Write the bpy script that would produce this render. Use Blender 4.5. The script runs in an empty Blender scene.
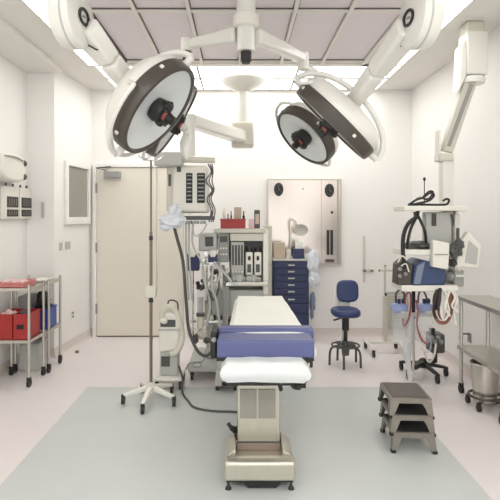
import bpy, bmesh, math, random
from mathutils import Vector, Matrix, noise
random.seed(7)
R = math.radians
CAMZ = 1.5
COL = bpy.context.scene.collection

# ---------------------------------------------------------------- measuring helpers
def X(px, d): return (px-240)/500*d
def Z(py, d): return CAMZ-(py-215)/500*d
def P(px, py, d): return Vector((X(px, d), d, Z(py, d)))

# ---------------------------------------------------------------- materials
def lin(c):
    c /= 255.0
    return c/12.92 if c <= .04045 else ((c+.055)/1.055)**2.4
def rgb(r, g, b): return (lin(r), lin(g), lin(b), 1)
def mat(name, col, rough=.5, metal=0., var=.06, scale=6., bump=0., bscale=60., alpha=1., trans=0., emit=0., coat=0., stretch=None):
    m = bpy.data.materials.new(name); m.use_nodes = True
    nt = m.node_tree; N = nt.nodes; L = nt.links
    b = N['Principled BSDF']
    tc = N.new('ShaderNodeTexCoord'); mp = N.new('ShaderNodeMapping')
    if stretch: mp.inputs['Scale'].default_value = stretch
    L.new(tc.outputs['Object'], mp.inputs['Vector'])
    nz = N.new('ShaderNodeTexNoise'); nz.inputs['Scale'].default_value = scale; nz.inputs['Detail'].default_value = 4
    L.new(mp.outputs['Vector'], nz.inputs['Vector'])
    cr = N.new('ShaderNodeMix'); cr.data_type = 'RGBA'
    c0 = tuple(max(0, v*(1-var)) for v in col[:3])+(1,); c1 = tuple(min(1, v*(1+var)) for v in col[:3])+(1,)
    cr.inputs[6].default_value = c0; cr.inputs[7].default_value = c1
    L.new(nz.outputs['Fac'], cr.inputs[0]); L.new(cr.outputs[2], b.inputs['Base Color'])
    b.inputs['Roughness'].default_value = rough; b.inputs['Metallic'].default_value = metal
    b.inputs['Alpha'].default_value = alpha; b.inputs['Transmission Weight'].default_value = trans
    b.inputs['Coat Weight'].default_value = coat
    if emit:
        b.inputs['Emission Color'].default_value = (1, 1, .99, 1); b.inputs['Emission Strength'].default_value = emit
    if bump:
        n2 = N.new('ShaderNodeTexNoise'); n2.inputs['Scale'].default_value = bscale; n2.inputs['Detail'].default_value = 3
        L.new(mp.outputs['Vector'], n2.inputs['Vector'])
        bp = N.new('ShaderNodeBump'); bp.inputs['Strength'].default_value = bump; bp.inputs['Distance'].default_value = .01
        L.new(n2.outputs['Fac'], bp.inputs['Height']); L.new(bp.outputs['Normal'], b.inputs['Normal'])
    return m
M = dict(
 wall=mat('wall_paint', rgb(238, 235, 231), .6, var=.015, scale=2, bump=.05),
 ceil=mat('ceiling_paint', rgb(232, 229, 223), .7, var=.02, scale=2),
 floor=mat('vinyl_floor', rgb(226, 219, 217), .32, var=.03, scale=3, bump=.02, bscale=8),
 inlay=mat('grey_green_vinyl', rgb(196, 200, 197), .33, var=.05, scale=2.2, bump=.02, bscale=8),
 cove=mat('cove_vinyl', rgb(216, 207, 200), .45, var=.03),
 door=mat('cream_door', rgb(226, 220, 207), .45, var=.02),
 panel=mat('diffuser_panel', rgb(226, 218, 220), .6, var=.03, bump=.25, bscale=200),
 tbar=mat('white_tbar', rgb(226, 222, 214), .5, var=.02),
 gasket=mat('dark_gasket', rgb(96, 88, 84), .7, var=.1),
 lamp=mat('lit_diffuser', rgb(255, 252, 245), .5, var=0, emit=3.6),
 lampwhite=mat('lamp_enamel', rgb(223, 221, 213), .28, var=.02, coat=.4),
 white=mat('white_plastic', rgb(228, 225, 215), .4, var=.03),
 offwhite=mat('offwhite_enamel', rgb(206, 202, 188), .4, var=.04),
 grey=mat('grey_plastic', rgb(150, 150, 146), .45, var=.08),
 lgrey=mat('light_grey_plastic', rgb(184, 184, 178), .45, var=.06),
 dgrey=mat('dark_grey_plastic', rgb(80, 80, 78), .5, var=.12),
 black=mat('black_plastic', rgb(30, 29, 28), .45, var=.2),
 rubber=mat('black_rubber', rgb(34, 32, 31), .75, var=.2, bump=.2, bscale=150),
 rim=mat('brown_black_rim', rgb(72, 66, 58), .35, var=.08),
 reflect=mat('frosted_glass_lens', rgb(222, 226, 226), .25, var=.03, scale=3, coat=.5),
 steel=mat('brushed_steel', rgb(205, 202, 194), .33, 1., var=.06, scale=4, stretch=(1, 1, 14), bump=.03),
 steelp=mat('polished_steel_panel', rgb(214, 204, 196), .22, 1., var=.03, scale=2),
 chrome=mat('chrome', rgb(215, 213, 208), .15, 1., var=.03),
 tablesteel=mat('satin_table_steel', rgb(196, 192, 178), .38, .75, var=.04, scale=5, stretch=(10, 10, 1)),
 tabledark=mat('table_vent_grey', rgb(158, 156, 146), .45, .6, var=.08, bump=.5, bscale=220),
 brownband=mat('brown_band', rgb(150, 132, 120), .5, .3, var=.06),
 navy=mat('navy_enamel', rgb(38, 46, 84), .4, var=.06),
 blue=mat('blue_vinyl', rgb(86, 92, 136), .42, var=.06, scale=8, bump=.08, bscale=30),
 stoolblue=mat('dark_blue_vinyl', rgb(46, 58, 104), .4, var=.06),
 equipblue=mat('blue_instrument_shell', rgb(54, 72, 108), .35, var=.05),
 lblue=mat('pale_blue_plastic', rgb(150, 165, 208), .4, var=.06),
 cushion=mat('foot_cushion_cover', rgb(216, 219, 218), .7, var=.03, bump=.3, bscale=14),
 sheet=mat('white_sheet', rgb(238, 238, 228), .8, var=.02, bump=.25, bscale=14),
 sleeve=mat('translucent_sleeve', rgb(226, 226, 226), .4, var=.06, scale=20, alpha=.75),
 polegrey=mat('aged_pole_steel', rgb(128, 116, 102), .35, .7, var=.1),
 bag=mat('bluish_plastic_bag', rgb(216, 220, 226), .3, var=.12, scale=20, bump=.4, bscale=30),
 red=mat('red_plastic', rgb(164, 44, 42), .4, var=.08),
 pink=mat('pink_tray', rgb(206, 128, 126), .5, var=.12, scale=25),
 pale=mat('pale_pink_packets', rgb(222, 190, 188), .6, var=.15, scale=40),
 binblue=mat('blue_bin', rgb(70, 90, 160), .4, var=.06),
 bluegrey=mat('blue_grey_plastic', rgb(120, 130, 150), .4, var=.05),
 beige=mat('beige_card', rgb(196, 180, 160), .7, var=.05),
 brown=mat('brown_hose', rgb(140, 92, 72), .5, var=.1),
 redhose=mat('red_hose', rgb(160, 84, 78), .4, var=.1),
 clear=mat('clear_plastic', rgb(225, 230, 235), .1, var=.02, alpha=.22),
 pane=mat('dark_window_pane', rgb(150, 146, 138), .25, .0, var=.1, scale=2),
 screen=mat('dark_display', rgb(52, 50, 46), .25, var=.3, scale=40),
 screentick=mat('dim_display_marks', rgb(110, 106, 98), .4, var=.2),
 stoolmetal=mat('worn_step_metal', rgb(140, 134, 125), .38, .7, var=.12, scale=14),
 tread=mat('grey_rubber_tread', rgb(98, 90, 85), .7, var=.08, bump=.5, bscale=160),
)

# ---------------------------------------------------------------- mesh builder
def catmull(pts, n=8):
    pts = [Vector(p) for p in pts]
    if len(pts) < 3: return pts
    e = [pts[0]*2-pts[1]]+pts+[pts[-1]*2-pts[-2]]
    out = []
    for i in range(1, len(e)-2):
        a, b, c, d = e[i-1:i+3]
        for k in range(n):
            t = k/n
            out.append(.5*((2*b)+(c-a)*t+(2*a-5*b+4*c-d)*t*t+(3*b-a-3*c+d)*t**3))
    out.append(pts[-1]); return out
class MB:
    def __init__(s, T=None): s.bm = bmesh.new(); s.T = T or Matrix.Identity(4)
    def v(s, p): return s.bm.verts.new(s.T @ Vector(p))
    def box(s, x0, x1, y0, y1, z0, z1):
        x0, x1 = sorted((x0, x1)); y0, y1 = sorted((y0, y1)); z0, z1 = sorted((z0, z1))
        return s.hexa([(x0, y0, z0), (x1, y0, z0), (x1, y1, z0), (x0, y1, z0), (x0, y0, z1), (x1, y0, z1), (x1, y1, z1), (x0, y1, z1)])
    def hexa(s, p):
        v = [s.v(q) for q in p]
        for f in ((3, 2, 1, 0), (4, 5, 6, 7), (0, 1, 5, 4), (1, 2, 6, 5), (2, 3, 7, 6), (3, 0, 4, 7)): s.bm.faces.new([v[i] for i in f])
        return s
    def pbox(s, px0, px1, py0, py1, d0, d1): # measured rectangle at its front depth
        return s.box(X(px0, d0), X(px1, d0), d0, d1, Z(py1, d0), Z(py0, d0))
    def beam(s, a, b, w, h, w1=None, h1=None, up=(0, 0, 1)):
        a, b = Vector(a), Vector(b); w1 = w if w1 is None else w1; h1 = h if h1 is None else h1
        t = (b-a).normalized(); u = Vector(up)
        if abs(t.dot(u)) > .98: u = Vector((0, 1, 0))
        r = t.cross(u).normalized(); q = r.cross(t).normalized()
        return s.hexa([a-r*w/2-q*h/2, a+r*w/2-q*h/2, b+r*w1/2-q*h1/2, b-r*w1/2-q*h1/2, a-r*w/2+q*h/2, a+r*w/2+q*h/2, b+r*w1/2+q*h1/2, b-r*w1/2+q*h1/2])
    def tube(s, pts, r, seg=8, smooth=True, n=6, r1=None):
        pts = catmull(pts, n) if smooth and len(pts) > 2 else [Vector(p) for p in pts]
        rings = []; u = None
        for i, p in enumerate(pts):
            t = (pts[min(i+1, len(pts)-1)]-pts[max(i-1, 0)]).normalized()
            if u is None:
                u = t.orthogonal().normalized()
            u = (u-t*u.dot(t)); u = u.normalized() if u.length > 1e-6 else t.orthogonal().normalized()
            w = t.cross(u)
            rr = r if r1 is None else r+(r1-r)*i/(len(pts)-1)
            rings.append([s.v(p+(u*math.cos(a)+w*math.sin(a))*rr) for a in [2*math.pi*k/seg for k in range(seg)]])
        for A, B in zip(rings, rings[1:]):
            for k in range(seg): s.bm.faces.new((A[k], A[(k+1) % seg], B[(k+1) % seg], B[k]))
        s.bm.faces.new(rings[0][::-1]); s.bm.faces.new(rings[-1]); return s
    def cyl(s, a, b, r0, r1=None, seg=20): return s.tube([a, b], r0, seg, False, r1=r0 if r1 is None else r1)
    def lathe(s, prof, o=(0, 0, 0), seg=32, axis=(0, 0, 1)):
        q = Vector((0, 0, 1)).rotation_difference(Vector(axis)).to_matrix(); o = Vector(o); rings = []
        for r, z in prof:
            if r < 1e-5: rings.append([s.v(o+q @ Vector((0, 0, z)))])
            else: rings.append([s.v(o+q @ Vector((r*math.cos(2*math.pi*k/seg), r*math.sin(2*math.pi*k/seg), z))) for k in range(seg)])
        for A, B in zip(rings, rings[1:]):
            for k in range(seg):
                k2 = (k+1) % seg
                if len(A) == 1 and len(B) == 1: continue
                if len(A) == 1: s.bm.faces.new((A[0], B[k2], B[k]))
                elif len(B) == 1: s.bm.faces.new((A[k], A[k2], B[0]))
                else: s.bm.faces.new((A[k], A[k2], B[k2], B[k]))
        return s
    def prism(s, poly, y0, y1, plane='xz'):
        f = {'xz': lambda a, b, c: (a, c, b), 'yz': lambda a, b, c: (c, a, b), 'xy': lambda a, b, c: (a, b, c)}[plane]
        A = [s.v(f(a, b, y0)) for a, b in poly]; B = [s.v(f(a, b, y1)) for a, b in poly]
        s.bm.faces.new(A); s.bm.faces.new(B[::-1]); n = len(A)
        for k in range(n): s.bm.faces.new((A[k], B[k], B[(k+1) % n], A[(k+1) % n]))
        return s
    def blob(s, c, rad, amp=.15, sc=3., seed=0, sub=3):
        b2 = bmesh.new(); bmesh.ops.create_icosphere(b2, subdivisions=sub, radius=1)
        m = {}
        for v in b2.verts:
            d = 1+amp*2*(noise.noise(v.co*sc+Vector((seed, seed*2, 0))))
            m[v] = s.v(Vector(c)+Vector((v.co.x*rad[0]*d, v.co.y*rad[1]*d, v.co.z*rad[2]*d)))
        for f in b2.faces: s.bm.faces.new([m[v] for v in f.verts])
        b2.free(); return s
    def build(s, name, m, parent=None, bevel=0., seg=2):
        bmesh.ops.recalc_face_normals(s.bm, faces=s.bm.faces)
        me = bpy.data.meshes.new(name); 
        if parent is not None:
            bmesh.ops.translate(s.bm, verts=s.bm.verts, vec=-ORG[parent.name])
        s.bm.to_mesh(me); s.bm.free()
        for p in me.polygons: p.use_smooth = True
        me.set_sharp_from_angle(angle=R(38))
        me.materials.append(M[m] if isinstance(m, str) else m)
        o = bpy.data.objects.new(name, me); COL.objects.link(o)
        if parent is not None:
            o.parent = parent; ORG[o.name] = ORG[parent.name]
        else: ORG[o.name] = Vector((0, 0, 0))
        if bevel:
            b = o.modifiers.new('bevel', 'BEVEL'); b.width = bevel; b.segments = seg; b.limit_method = 'ANGLE'; b.angle_limit = R(35)
            b.harden_normals = False
        return o
ORG = {}
def thing(name, label, cat, loc, group=None):
    o = bpy.data.objects.new(name, None); COL.objects.link(o); o.location = loc; o.empty_display_size = .1
    ORG[o.name] = Vector(loc); o['label'] = label; o['category'] = cat
    if group: o['group'] = group
    return o
def single(mb, name, m, label, cat, group=None, bevel=0., seg=2):
    """a thing that is one mesh: origin moved to its own base"""
    bs = [v.co for v in mb.bm.verts]
    c = Vector(((min(v.x for v in bs)+max(v.x for v in bs))/2, (min(v.y for v in bs)+max(v.y for v in bs))/2, min(v.z for v in bs)))
    bmesh.ops.translate(mb.bm, verts=mb.bm.verts, vec=-c)
    o = mb.build(name, m, None, bevel, seg); o.location = c; ORG[o.name] = c.copy()
    o['label'] = label; o['category'] = cat
    if group: o['group'] = group
    return o
def struct(mb, name, m, bevel=0.):
    o = mb.build(name, m, None, bevel); o['kind'] = 'structure'; return o
def caster(parent, x, y, r=.035, z=0., name='caster'):
    b = MB()
    b.cyl((x-.011, y, z+r), (x+.011, y, z+r), r, seg=16)
    b.beam((x, y, z+r*1.2), (x, y, z+r*2.4), r*.9, r*.8)
    return b.build(name, 'black', parent)

# ================================================================= SETTING
D = 6.2; XR = 2.13; H = 3.05
XA, DB = -2.24, 5.25; XC0, XC1 = -1.95, -1.845
YB = -1.6
struct(MB().box(-2.6, 2.5, YB, D+.15, -.1, 0), 'floor', 'floor')
o = struct(MB().box(-1.33, 1.33, YB, 4.36, .0, .0015), 'trim_1', 'inlay')
o['label'] = 'grey-green floor inlay under the operating table'
struct(MB().box(-2.6, 2.5, YB, D+.15, H, H+.15), 'ceiling', 'ceil')
struct(MB().box(-2.0, XR+.15, D, D+.15, 0, H), 'wall_back', 'wall')
struct(MB().box(XR, XR+.15, YB, D, 0, H), 'wall_right', 'wall')
struct(MB().box(XA-.15, XA, YB, DB+.1, 0, H), 'wall_left', 'wall')
struct(MB().prism([(XA, DB), (XC0, DB), (XC1, D), (XC1, D+.15), (XA, D+.15)], 0, H, 'xy'), 'wall_left_far', 'wall')
struct(MB().box(XA, -1.87, YB, DB, H-.06, H), 'trim_2', 'ceil')
# coved bases
def cove(pts, name):
    b = MB()
    for (a, c, n) in pts:
        a, c, n = Vector((*a, 0)), Vector((*c, 0)), Vector((*n, 0)).normalized()
        prof = [(0, 0), (.035, 0), (.018, .008), (.009, .025), (.006, .1), (0, .1)]
        A = [b.v(a+n*p+Vector((0, 0, q))) for p, q in prof]; B = [b.v(c+n*p+Vector((0, 0, q))) for p, q in prof]
        b.bm.faces.new(A); b.bm.faces.new(B[::-1])
        for k in range(6): b.bm.faces.new((A[k], B[k], B[(k+1) % 6], A[(k+1) % 6]))
    return struct(b, name, 'cove')
cove([((XC0, DB), (XC1, D), (1, -.11)), ((XA, DB), (XC0, DB), (0, -1)), ((XA, YB), (XA, DB), (1, 0))], 'baseboard_left')
cove([((XC1, D), (-1.80, D), (0, -1)), ((-.65, D), (XR, D), (0, -1))], 'baseboard_back')
cove([((XR, YB), (XR, D), (-1, 0))], 'baseboard_right')

# door in the back wall
dx0, dx1 = X(98, D), X(184, D); dz = Z(168, D)
door = MB().box(dx0, dx1, D-.045, D-.001, .008, dz).build('door_1', 'door', None, .003); door['kind'] = 'structure'
ORG[door.name] = Vector((0, 0, 0))
fr = MB().box(dx0-.05, dx0-.004, D-.06, D, 0, dz+.05).box(dx1+.004, dx1+.05, D-.06, D, 0, dz+.05).box(dx0-.004, dx1+.004, D-.06, D, dz+.004, dz+.05)
fr.build('door_frame', 'wall', door, .004)
MB().box(dx0, dx1, D-.05, D-.044, .003, .014).build('threshold_seal', 'gasket', door)
for z in (.35, 1.1, 1.83):
    MB().cyl((dx0-.003, D-.062, z-.06), (dx0-.003, D-.062, z+.06), .011, seg=10).build('hinge', 'grey', door)
b = MB().box(X(106, D), X(122, D), D-.115, D-.046, Z(178.5, D), Z(172, D))
cl = b.build('door_closer', 'grey', door, .006)
MB().tube([(X(108, D), D-.09, Z(171, D)), (X(99, D), D-.13, Z(169, D)), (X(112, D), D-.06, Z(167, D))], .008, smooth=False).build('closer_arm', 'dgrey', door)

# observation window in the slanting left wall
def cpt(px):   # point on the slanted wall for a column of the photo
    k = (px-240)/500; t = (XC0-k*DB)/(k*(D-DB)-(XC1-XC0)); return Vector((XC0+(XC1-XC0)*t, DB+(D-DB)*t, 0))
def wallbox(b, pxa, pxb, z0, z1, out, back=0.):
    a, c = cpt(pxa), cpt(pxb); n = Vector((1, -.11, 0)).normalized()
    p = [a-n*back, c-n*back, c+n*out, a+n*out]
    b.hexa([(*q[:2], z0) for q in p]+[(*q[:2], z1) for q in p]); return b
w = wallbox(MB(), 66.6, 86.8, 1.475, 2.05, .004).build('window_1', 'pane'); w['kind'] = 'structure'
b = MB(); wallbox(b, 64, 66.6, 1.42, 2.1, .03); wallbox(b, 86.8, 88.4, 1.42, 2.1, .03); wallbox(b, 66.6, 86.8, 2.05, 2.1, .03); wallbox(b, 66.6, 86.8, 1.42, 1.475, .03)
b.build('window_frame', 'wall', w, .004)
b = MB(); wallbox(b, 64, 88.5, 1.395, 1.42, .035); b.build('window_sill', 'wall', w, .004)

# ceiling: laminar flow diffuser and light troughs
t = thing('air_diffuser', 'large panelled air supply diffuser in the ceiling with white bars and dark seams', 'ceiling diffuser', (0, 2.5, H-.03))
cols = [-1.13, -.78, -.38, .0, .41, .82, 1.23]; rows = [0.0, 1.23, 2.47, 3.71, 4.93]
for j in range(4):
    for i in range(6):
        MB().box(cols[i]+.022, cols[i+1]-.022, rows[j]+.02, rows[j+1]-.02, H-.022, H-.002).build('diffuser_panel', 'panel', t)
b = MB()
for c in cols: b.box(c-.014, c+.014, -.1, 5.03, H-.045, H-.001)
for r in rows: b.box(cols[0]-.012, cols[-1]+.012, r-.014, r+.014, H-.043, H-.001)
b.build('grid_bars', 'tbar', t)
b = MB()
for c in cols[:-1]: b.box(c+.014, c+.022, 0, 4.93, H-.03, H-.001)
for r in rows[1:]: b.box(cols[0], cols[-1], r-.024, r-.014, H-.03, H-.001)
b.box(cols[0], cols[0]+.018, 0, 4.93, H-.047, H-.03)
b.build('seam_gasket', 'gasket', t)
b = MB().box(-1.25, cols[0]-.012, -.1, 5.12, H-.03, H-.001).box(cols[-1]+.012, 1.32, -.1, 5.12, H-.03, H-.001).box(-1.25, 1.32, 5.03, 5.12, H-.03, H-.001)
b.build('frame', 'tbar', t)
def trough(x0, x1, y0, y1, label, group):
    t = thing('ceiling_light', label, 'ceiling light', ((x0+x1)/2, (y0+y1)/2, H-.03), group)
    MB().box(x0+.008, x1-.008, y0+.008, y1-.008, H-.014, H-.002).build('lit_diffuser', 'lamp', t)
    MB().box(x0, x0+.008, y0, y1, H-.015, H-.001).box(x1-.008, x1, y0, y1, H-.015, H-.001).box(x0+.008, x1-.008, y0, y0+.008, H-.015, H-.001).box(x0+.008, x1-.008, y1-.008, y1, H-.015, H-.001).build('frame', 'tbar', t)
for k in range(4):
    y = .1+k*1.26
    trough(-1.56, -1.26, y, y+1.25, 'long glowing fluorescent trough along the left edge of the ceiling grid', 'ceiling lights left of the grid')
    trough(1.33, 1.67, y, y+1.25, 'long glowing fluorescent trough along the right edge of the ceiling grid', 'ceiling lights right of the grid')
for k in range(3):
    x = -1.5+k*1.06
    trough(x, x+1.05, 5.16, 5.60, 'glowing ceiling light behind the grid, in the row nearer the camera', 'near row of rear ceiling lights')
    trough(x, x+1.05, 5.64, 6.12, 'glowing ceiling light in the row closest to the back wall', 'far row of rear ceiling lights')

# ================================================================= SURGICAL LIGHTS
CAM = Vector((0, 0, CAMZ))
def aim(p, ang, c):
    r = (p-CAM).normalized(); e1 = r.cross(Vector((0, 0, 1))).normalized(); e2 = e1.cross(r)
    s = e1*math.cos(R(ang))+e2*math.sin(R(ang)); return -r*c+s*math.sqrt(1-c*c)
def frame(p, n):
    return Matrix.Translation(p) @ Vector((0, 0, 1)).rotation_difference(n).to_matrix().to_4x4()
def lamp_head(t, p, n, Rr, domes=.17, rail=(0, 360), handle='black', yoke=False):
    T = frame(p, n)
    MB(T).lathe([(Rr*.985, -.075), (Rr*1.0, -.1), (Rr*.96, -.125), (Rr*.86, -.085-domes*.45), (Rr*.68, -.06-domes*.75), (Rr*.42, -.04-domes*.95), (.07, -domes-.045), (0, -domes-.045)], seg=48).build('housing', 'lampwhite', t)
    rim = MB(T).lathe([(Rr*.90, -.012), (Rr*.92, .004), (Rr*.985, .0), (Rr*1.005, -.02), (Rr*1.01, -.07), (Rr*.97, -.082)], seg=48).build('rim', 'rim', t)
    for k in range(4):
        a = R(k*90+35); c, s_ = math.cos(a), math.sin(a)
        MB(T).beam((c*Rr*1.008, s_*Rr*1.008, -.052), (c*Rr*1.008, s_*Rr*1.008, -.034), .018, .016, up=(c, s_, 0)).build('rim_clip', 'white', rim, .002)
    MB(T).lathe([(0, -.045), (Rr*.3, -.042), (Rr*.6, -.032), (Rr*.85, -.016), (Rr*.905, -.01)], seg=48).build('lens', 'reflect', t)
    # centre cluster and sterile handle
    h = MB(T).lathe([(0, -.04), (.06, -.04), (.066, -.01), (.055, .02), (.035, .03), (0, .03)], seg=20).blob((.03, .02, .02), (.04, .05, .035), .2).blob((-.04, .0, .015), (.035, .04, .03), .2, seed=3).build('lamp_cluster', 'black', t)
    MB(T).lathe([(0, .03), (.024, .03), (.028, .05), (.024, .075), (.026, .085), (0, .092)], seg=16).build('sterile_handle', handle, h)
    MB(T).lathe([(.024, .028), (.031, .03), (.031, .044), (.024, .046)], seg=16).build('handle_ring', 'redhose', h)
    a0, a1 = rail
    pts = [((Rr+.045)*math.cos(R(a)), (Rr+.045)*math.sin(R(a)), -.05) for a in [a0+(a1-a0)*k/24 for k in range(25)]]
    pts = [(pts[0][0]*.86, pts[0][1]*.86, -.1)]+pts+[(pts[-1][0]*.86, pts[-1][1]*.86, -.1)]
    MB(T).tube(pts, .011, 8, n=2).build('grab_rail', 'lampwhite', t)
    if yoke:
        e = Vector((0, 0, 0)); rv = (p-CAM).normalized(); e = n.cross(rv).normalized()
        pts = [p+e*((Rr+.05)*math.cos(a))-n*(.05+.19*math.sin(a)) for a in [R(180*k/20) for k in range(21)]]
        b = MB(); up = e.cross(n).normalized()
        for q0, q1 in zip(pts, pts[1:]): b.tube([q0, q1+(q1-q0)*.02], .017, 8, False)
        b = MB(); b.tube(pts, .018, 10, n=2)
        for q in (pts[0], pts[-1]): b.tube([q, q+(p-n*.05-q).normalized()*.06], .02, 10, False)
        b.build('yoke', 'lampwhite', t)
    return T
def elbow_arm(t, pe, apex, side, rad=.14):
    ax = Vector((side*.99, .14, -.03)).normalized()   # knuckle axis, pointing outwards
    k = MB().lathe([(0, -.06), (rad*.86, -.06), (rad*.98, -.05), (rad, -.035), (rad, .02), (rad*.93, .045), (rad*.74, .06), (0, .065)], pe, 36, ax).build('elbow_knuckle', 'lampwhite', t)
    k2 = MB().lathe([(rad*1.002, -.02), (rad*1.01, -.018), (rad*1.01, -.012), (rad*1.002, -.01)], pe, 36, ax).build('knuckle_seam', 'lgrey', k)
    # oval dark emblem on the inner face
    Tn = frame(pe-ax*.062, -ax)
    bd = MB(Tn @ Matrix.Diagonal((.75, 1.0, 1, 1)))
    bd.lathe([(.054, 0), (.054, .006), (.037, .006), (.037, 0)], seg=28)
    bd.build('oval_emblem', 'black', k)
    MB(Tn @ Matrix.Diagonal((.35, 1, 1, 1))).lathe([(0, .004), (.016, .004), (.016, 0)], seg=20).build('emblem_centre', 'grey', k)
    q = pe-ax*.02
    a = MB(); d = (apex-q).normalized()
    a.beam(q+d*.05, q+d*((apex-q).length*.55), .13, .11, .10, .095).beam(q+d*((apex-q).length*.55), apex+d*.03, .10, .095, .085, .08)
    a.build('spring_arm', 'lampwhite', t, .022, 3)
    MB().tube([q+d*.16+Vector((0, -.07, .02)), q+d*.2+Vector((0, -.075, -.015)), q+d*.13+Vector((0, -.075, -.05))], .004, 6).build('cable_clip', 'black', t)
    MB().cyl(pe+Vector((0, 0, .06)), (pe.x, pe.y, H-.05), .045, .05).lathe([(0, H-.08), (.12, H-.08), (.14, H-.06), (.14, H-.046), (0, H-.046)], (pe.x, pe.y, 0)).build('drop_tube', 'lampwhite', t)
RL = .27
# front left lamp
p = P(161, 112, 2.6); n = aim(p, -37, .40); pe = P(71, 18, 2.3)
t = thing('surgical_light', 'large round surgical light at left, grey lens facing the room, dark rim', 'surgical light', (pe.x, pe.y, H-.03))
lamp_head(t, p, n, RL, domes=.17, rail=(-110, 60), yoke=True); elbow_arm(t, pe, p-n*.19, -1)
# front right lamp
p = P(330, 126, 3.0); n = aim(p, -135.5, .04); pe = P(421, 19, 2.35)
t = thing('surgical_light', 'large surgical light at right seen edge on, white dome over dark rim', 'surgical light', (pe.x, pe.y, H-.03))
lamp_head(t, p, n, .29, domes=.15, rail=(-60, 150), yoke=True); elbow_arm(t, pe, p-n*.17, 1)
# central ceiling mount
hx, hy = X(246, 3.25), 3.25
t = thing('lamp_mount', 'white ceiling column at centre of the grid, holding the rear lamp arms', 'ceiling mount', (hx, hy, H-.03))
MB().lathe([(0, H-.046), (.19, H-.046), (.19, H-.055), (.15, H-.075), (.07, H-.1), (.062, H-.12), (.062, 2.56), (0, 2.56)], (hx, hy, 0)).build('column', 'lampwhite', t)
MB().cyl((hx, hy, 2.50), (hx, hy, 2.56), .036).lathe([(0, 2.50), (.03, 2.50), (.026, 2.485), (0, 2.48)], (hx, hy, 0)).build('bottom_cap', 'black', t)
MB().lathe([(.064, 2.8), (.085, 2.79), (.085, 2.72), (.064, 2.71)], (hx, hy, 0)).build('bearing_collar', 'white', t)
# rear left lamp on its arm
pj = P(187, 47, 3.4); p = P(176, 123, 3.35); n = aim(p, -32, .13)
t = thing('surgical_light', 'smaller surgical light seen edge on, tucked behind the large left lamp', 'surgical light', (pj.x, pj.y, pj.z))
lamp_head(t, p, n, .275, domes=.13, rail=(-70, 110), handle='lampwhite')
b = MB().beam((hx-.066, hy, 2.67), (pj.x, pj.y, pj.z+.02), .07, .10, .05, .06)
b.build('horizontal_arm', 'lampwhite', t, .015)
MB().cyl((pj.x, pj.y, pj.z-.03), (pj.x, pj.y, pj.z+.06), .04).build('joint', 'lampwhite', t, .006)
MB().lathe([(0, .03), (.026, .03), (.03, .02), (.03, -.02), (.022, -.035), (0, -.035)], (pj.x, pj.y, pj.z-.06)).build('dark_collar', 'black', t)
MB().tube([(pj.x, pj.y, pj.z-.08), P(188.5, 75, 3.4), P(189, 95, 3.42), P(180, 118, 3.44), p-n*.1], .016, 10).build('drop_rod', 'lampwhite', t)
MB().blob(P(186.5, 146, 3.3), (.042, .04, .085), .1).build('joint_cover', 'lampwhite', t)
# rear right lamp
pj = P(303, 62, 3.75); p = P(302, 139, 3.66); n = aim(p, -136, .45)
t = thing('surgical_light', 'smaller round surgical light at right, lens facing down left, lower than its twin', 'surgical light', (pj.x, pj.y, pj.z))
lamp_head(t, p, n, .248, domes=.14, rail=(20, 200))
b = MB().beam((hx+.066, hy, 2.66), (pj.x, pj.y, pj.z+.03), .08, .10, .07, .07)
b.build('horizontal_arm', 'lampwhite', t, .015)
MB().cyl((pj.x, pj.y, pj.z-.06), (pj.x, pj.y, pj.z+.07), .042).build('joint', 'lampwhite', t, .006)
MB().tube([(pj.x, pj.y, pj.z-.03), P(318, 76, 3.82), P(331, 100, 3.84), p-n*.15], .03, 10).build('yoke', 'lampwhite', t)

# ================================================================= REAR PENDANT (left equipment boom)
cx, cy = X(243, 5.55), 5.55
pp = P(189, 122, 4.4)
t = thing('supply_boom', 'white jointed ceiling boom behind the lamps carrying the left equipment head', 'ceiling boom', (cx, cy, H-.03))
MB().lathe([(0, H-.035), (.24, H-.035), (.25, H-.06), (.2, H-.12), (.09, H-.17), (.07, H-.19), (.065, 2.5), (0, 2.5)], (cx, cy, 0)).build('column', 'lampwhite', t)
MB().box(cx-.13, cx+.12, cy-.12, cy+.12, 2.25, 2.52).build('bearing_box', 'offwhite', t, .03, 3)
MB().beam((cx, cy, 2.36), (pp.x, pp.y, 2.33), .16, .13, .12, .11).build('arm', 'lampwhite', t, .02, 3)
MB().cyl((pp.x, pp.y, 2.02), (pp.x, pp.y, 2.38), .055).build('drop_column', 'lampwhite', t)
d = 4.3
hd = MB().box(X(172, d), X(208, d), d, d+.3, Z(213, d), Z(165, d)).build('equipment_head', 'white', t, .03, 3)
MB().box(X(166, d), X(173, d), d+.03, d+.27, Z(211, d), Z(166, d)).build('side_column', 'offwhite', t, .012)
MB().box(X(168, d), X(170.5, d), d+.024, d+.031, Z(186, d), Z(174, d)).build('side_socket', 'dgrey', t)
for a, c in ((186, 192.5), (197, 205)):
    vs = MB().box(X(a, d), X(c, d), d-.006, d+.002, Z(203, d), Z(173, d)).build('vent_slot', 'black', hd, .004)
    b = MB()
    for k in range(7): b.box(X(a+1, d), X(c-1, d), d-.011, d-.005, Z(175+k*4, d), Z(176.2+k*4, d))
    b.build('vent_louvre', 'grey', vs)
MB().box(X(177, d), X(181, d), d-.008, d+.002, Z(172, d), Z(167, d)).build('control_pod', 'dgrey', hd)
MB().pbox(154, 182, 152, 165.5, 4.2, 4.38).build('junction_box', 'lgrey', t, .012)
MB().cyl(P(180, 159.5, 4.3), P(215, 160.5, 4.35), .028, .024).build('cross_rail', 'offwhite', t, .004)
MB().box(X(171, d), X(213, d), d-.03, d+.32, Z(220, d), Z(216, d)).build('shelf', 'dgrey', t, .004)
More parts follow.
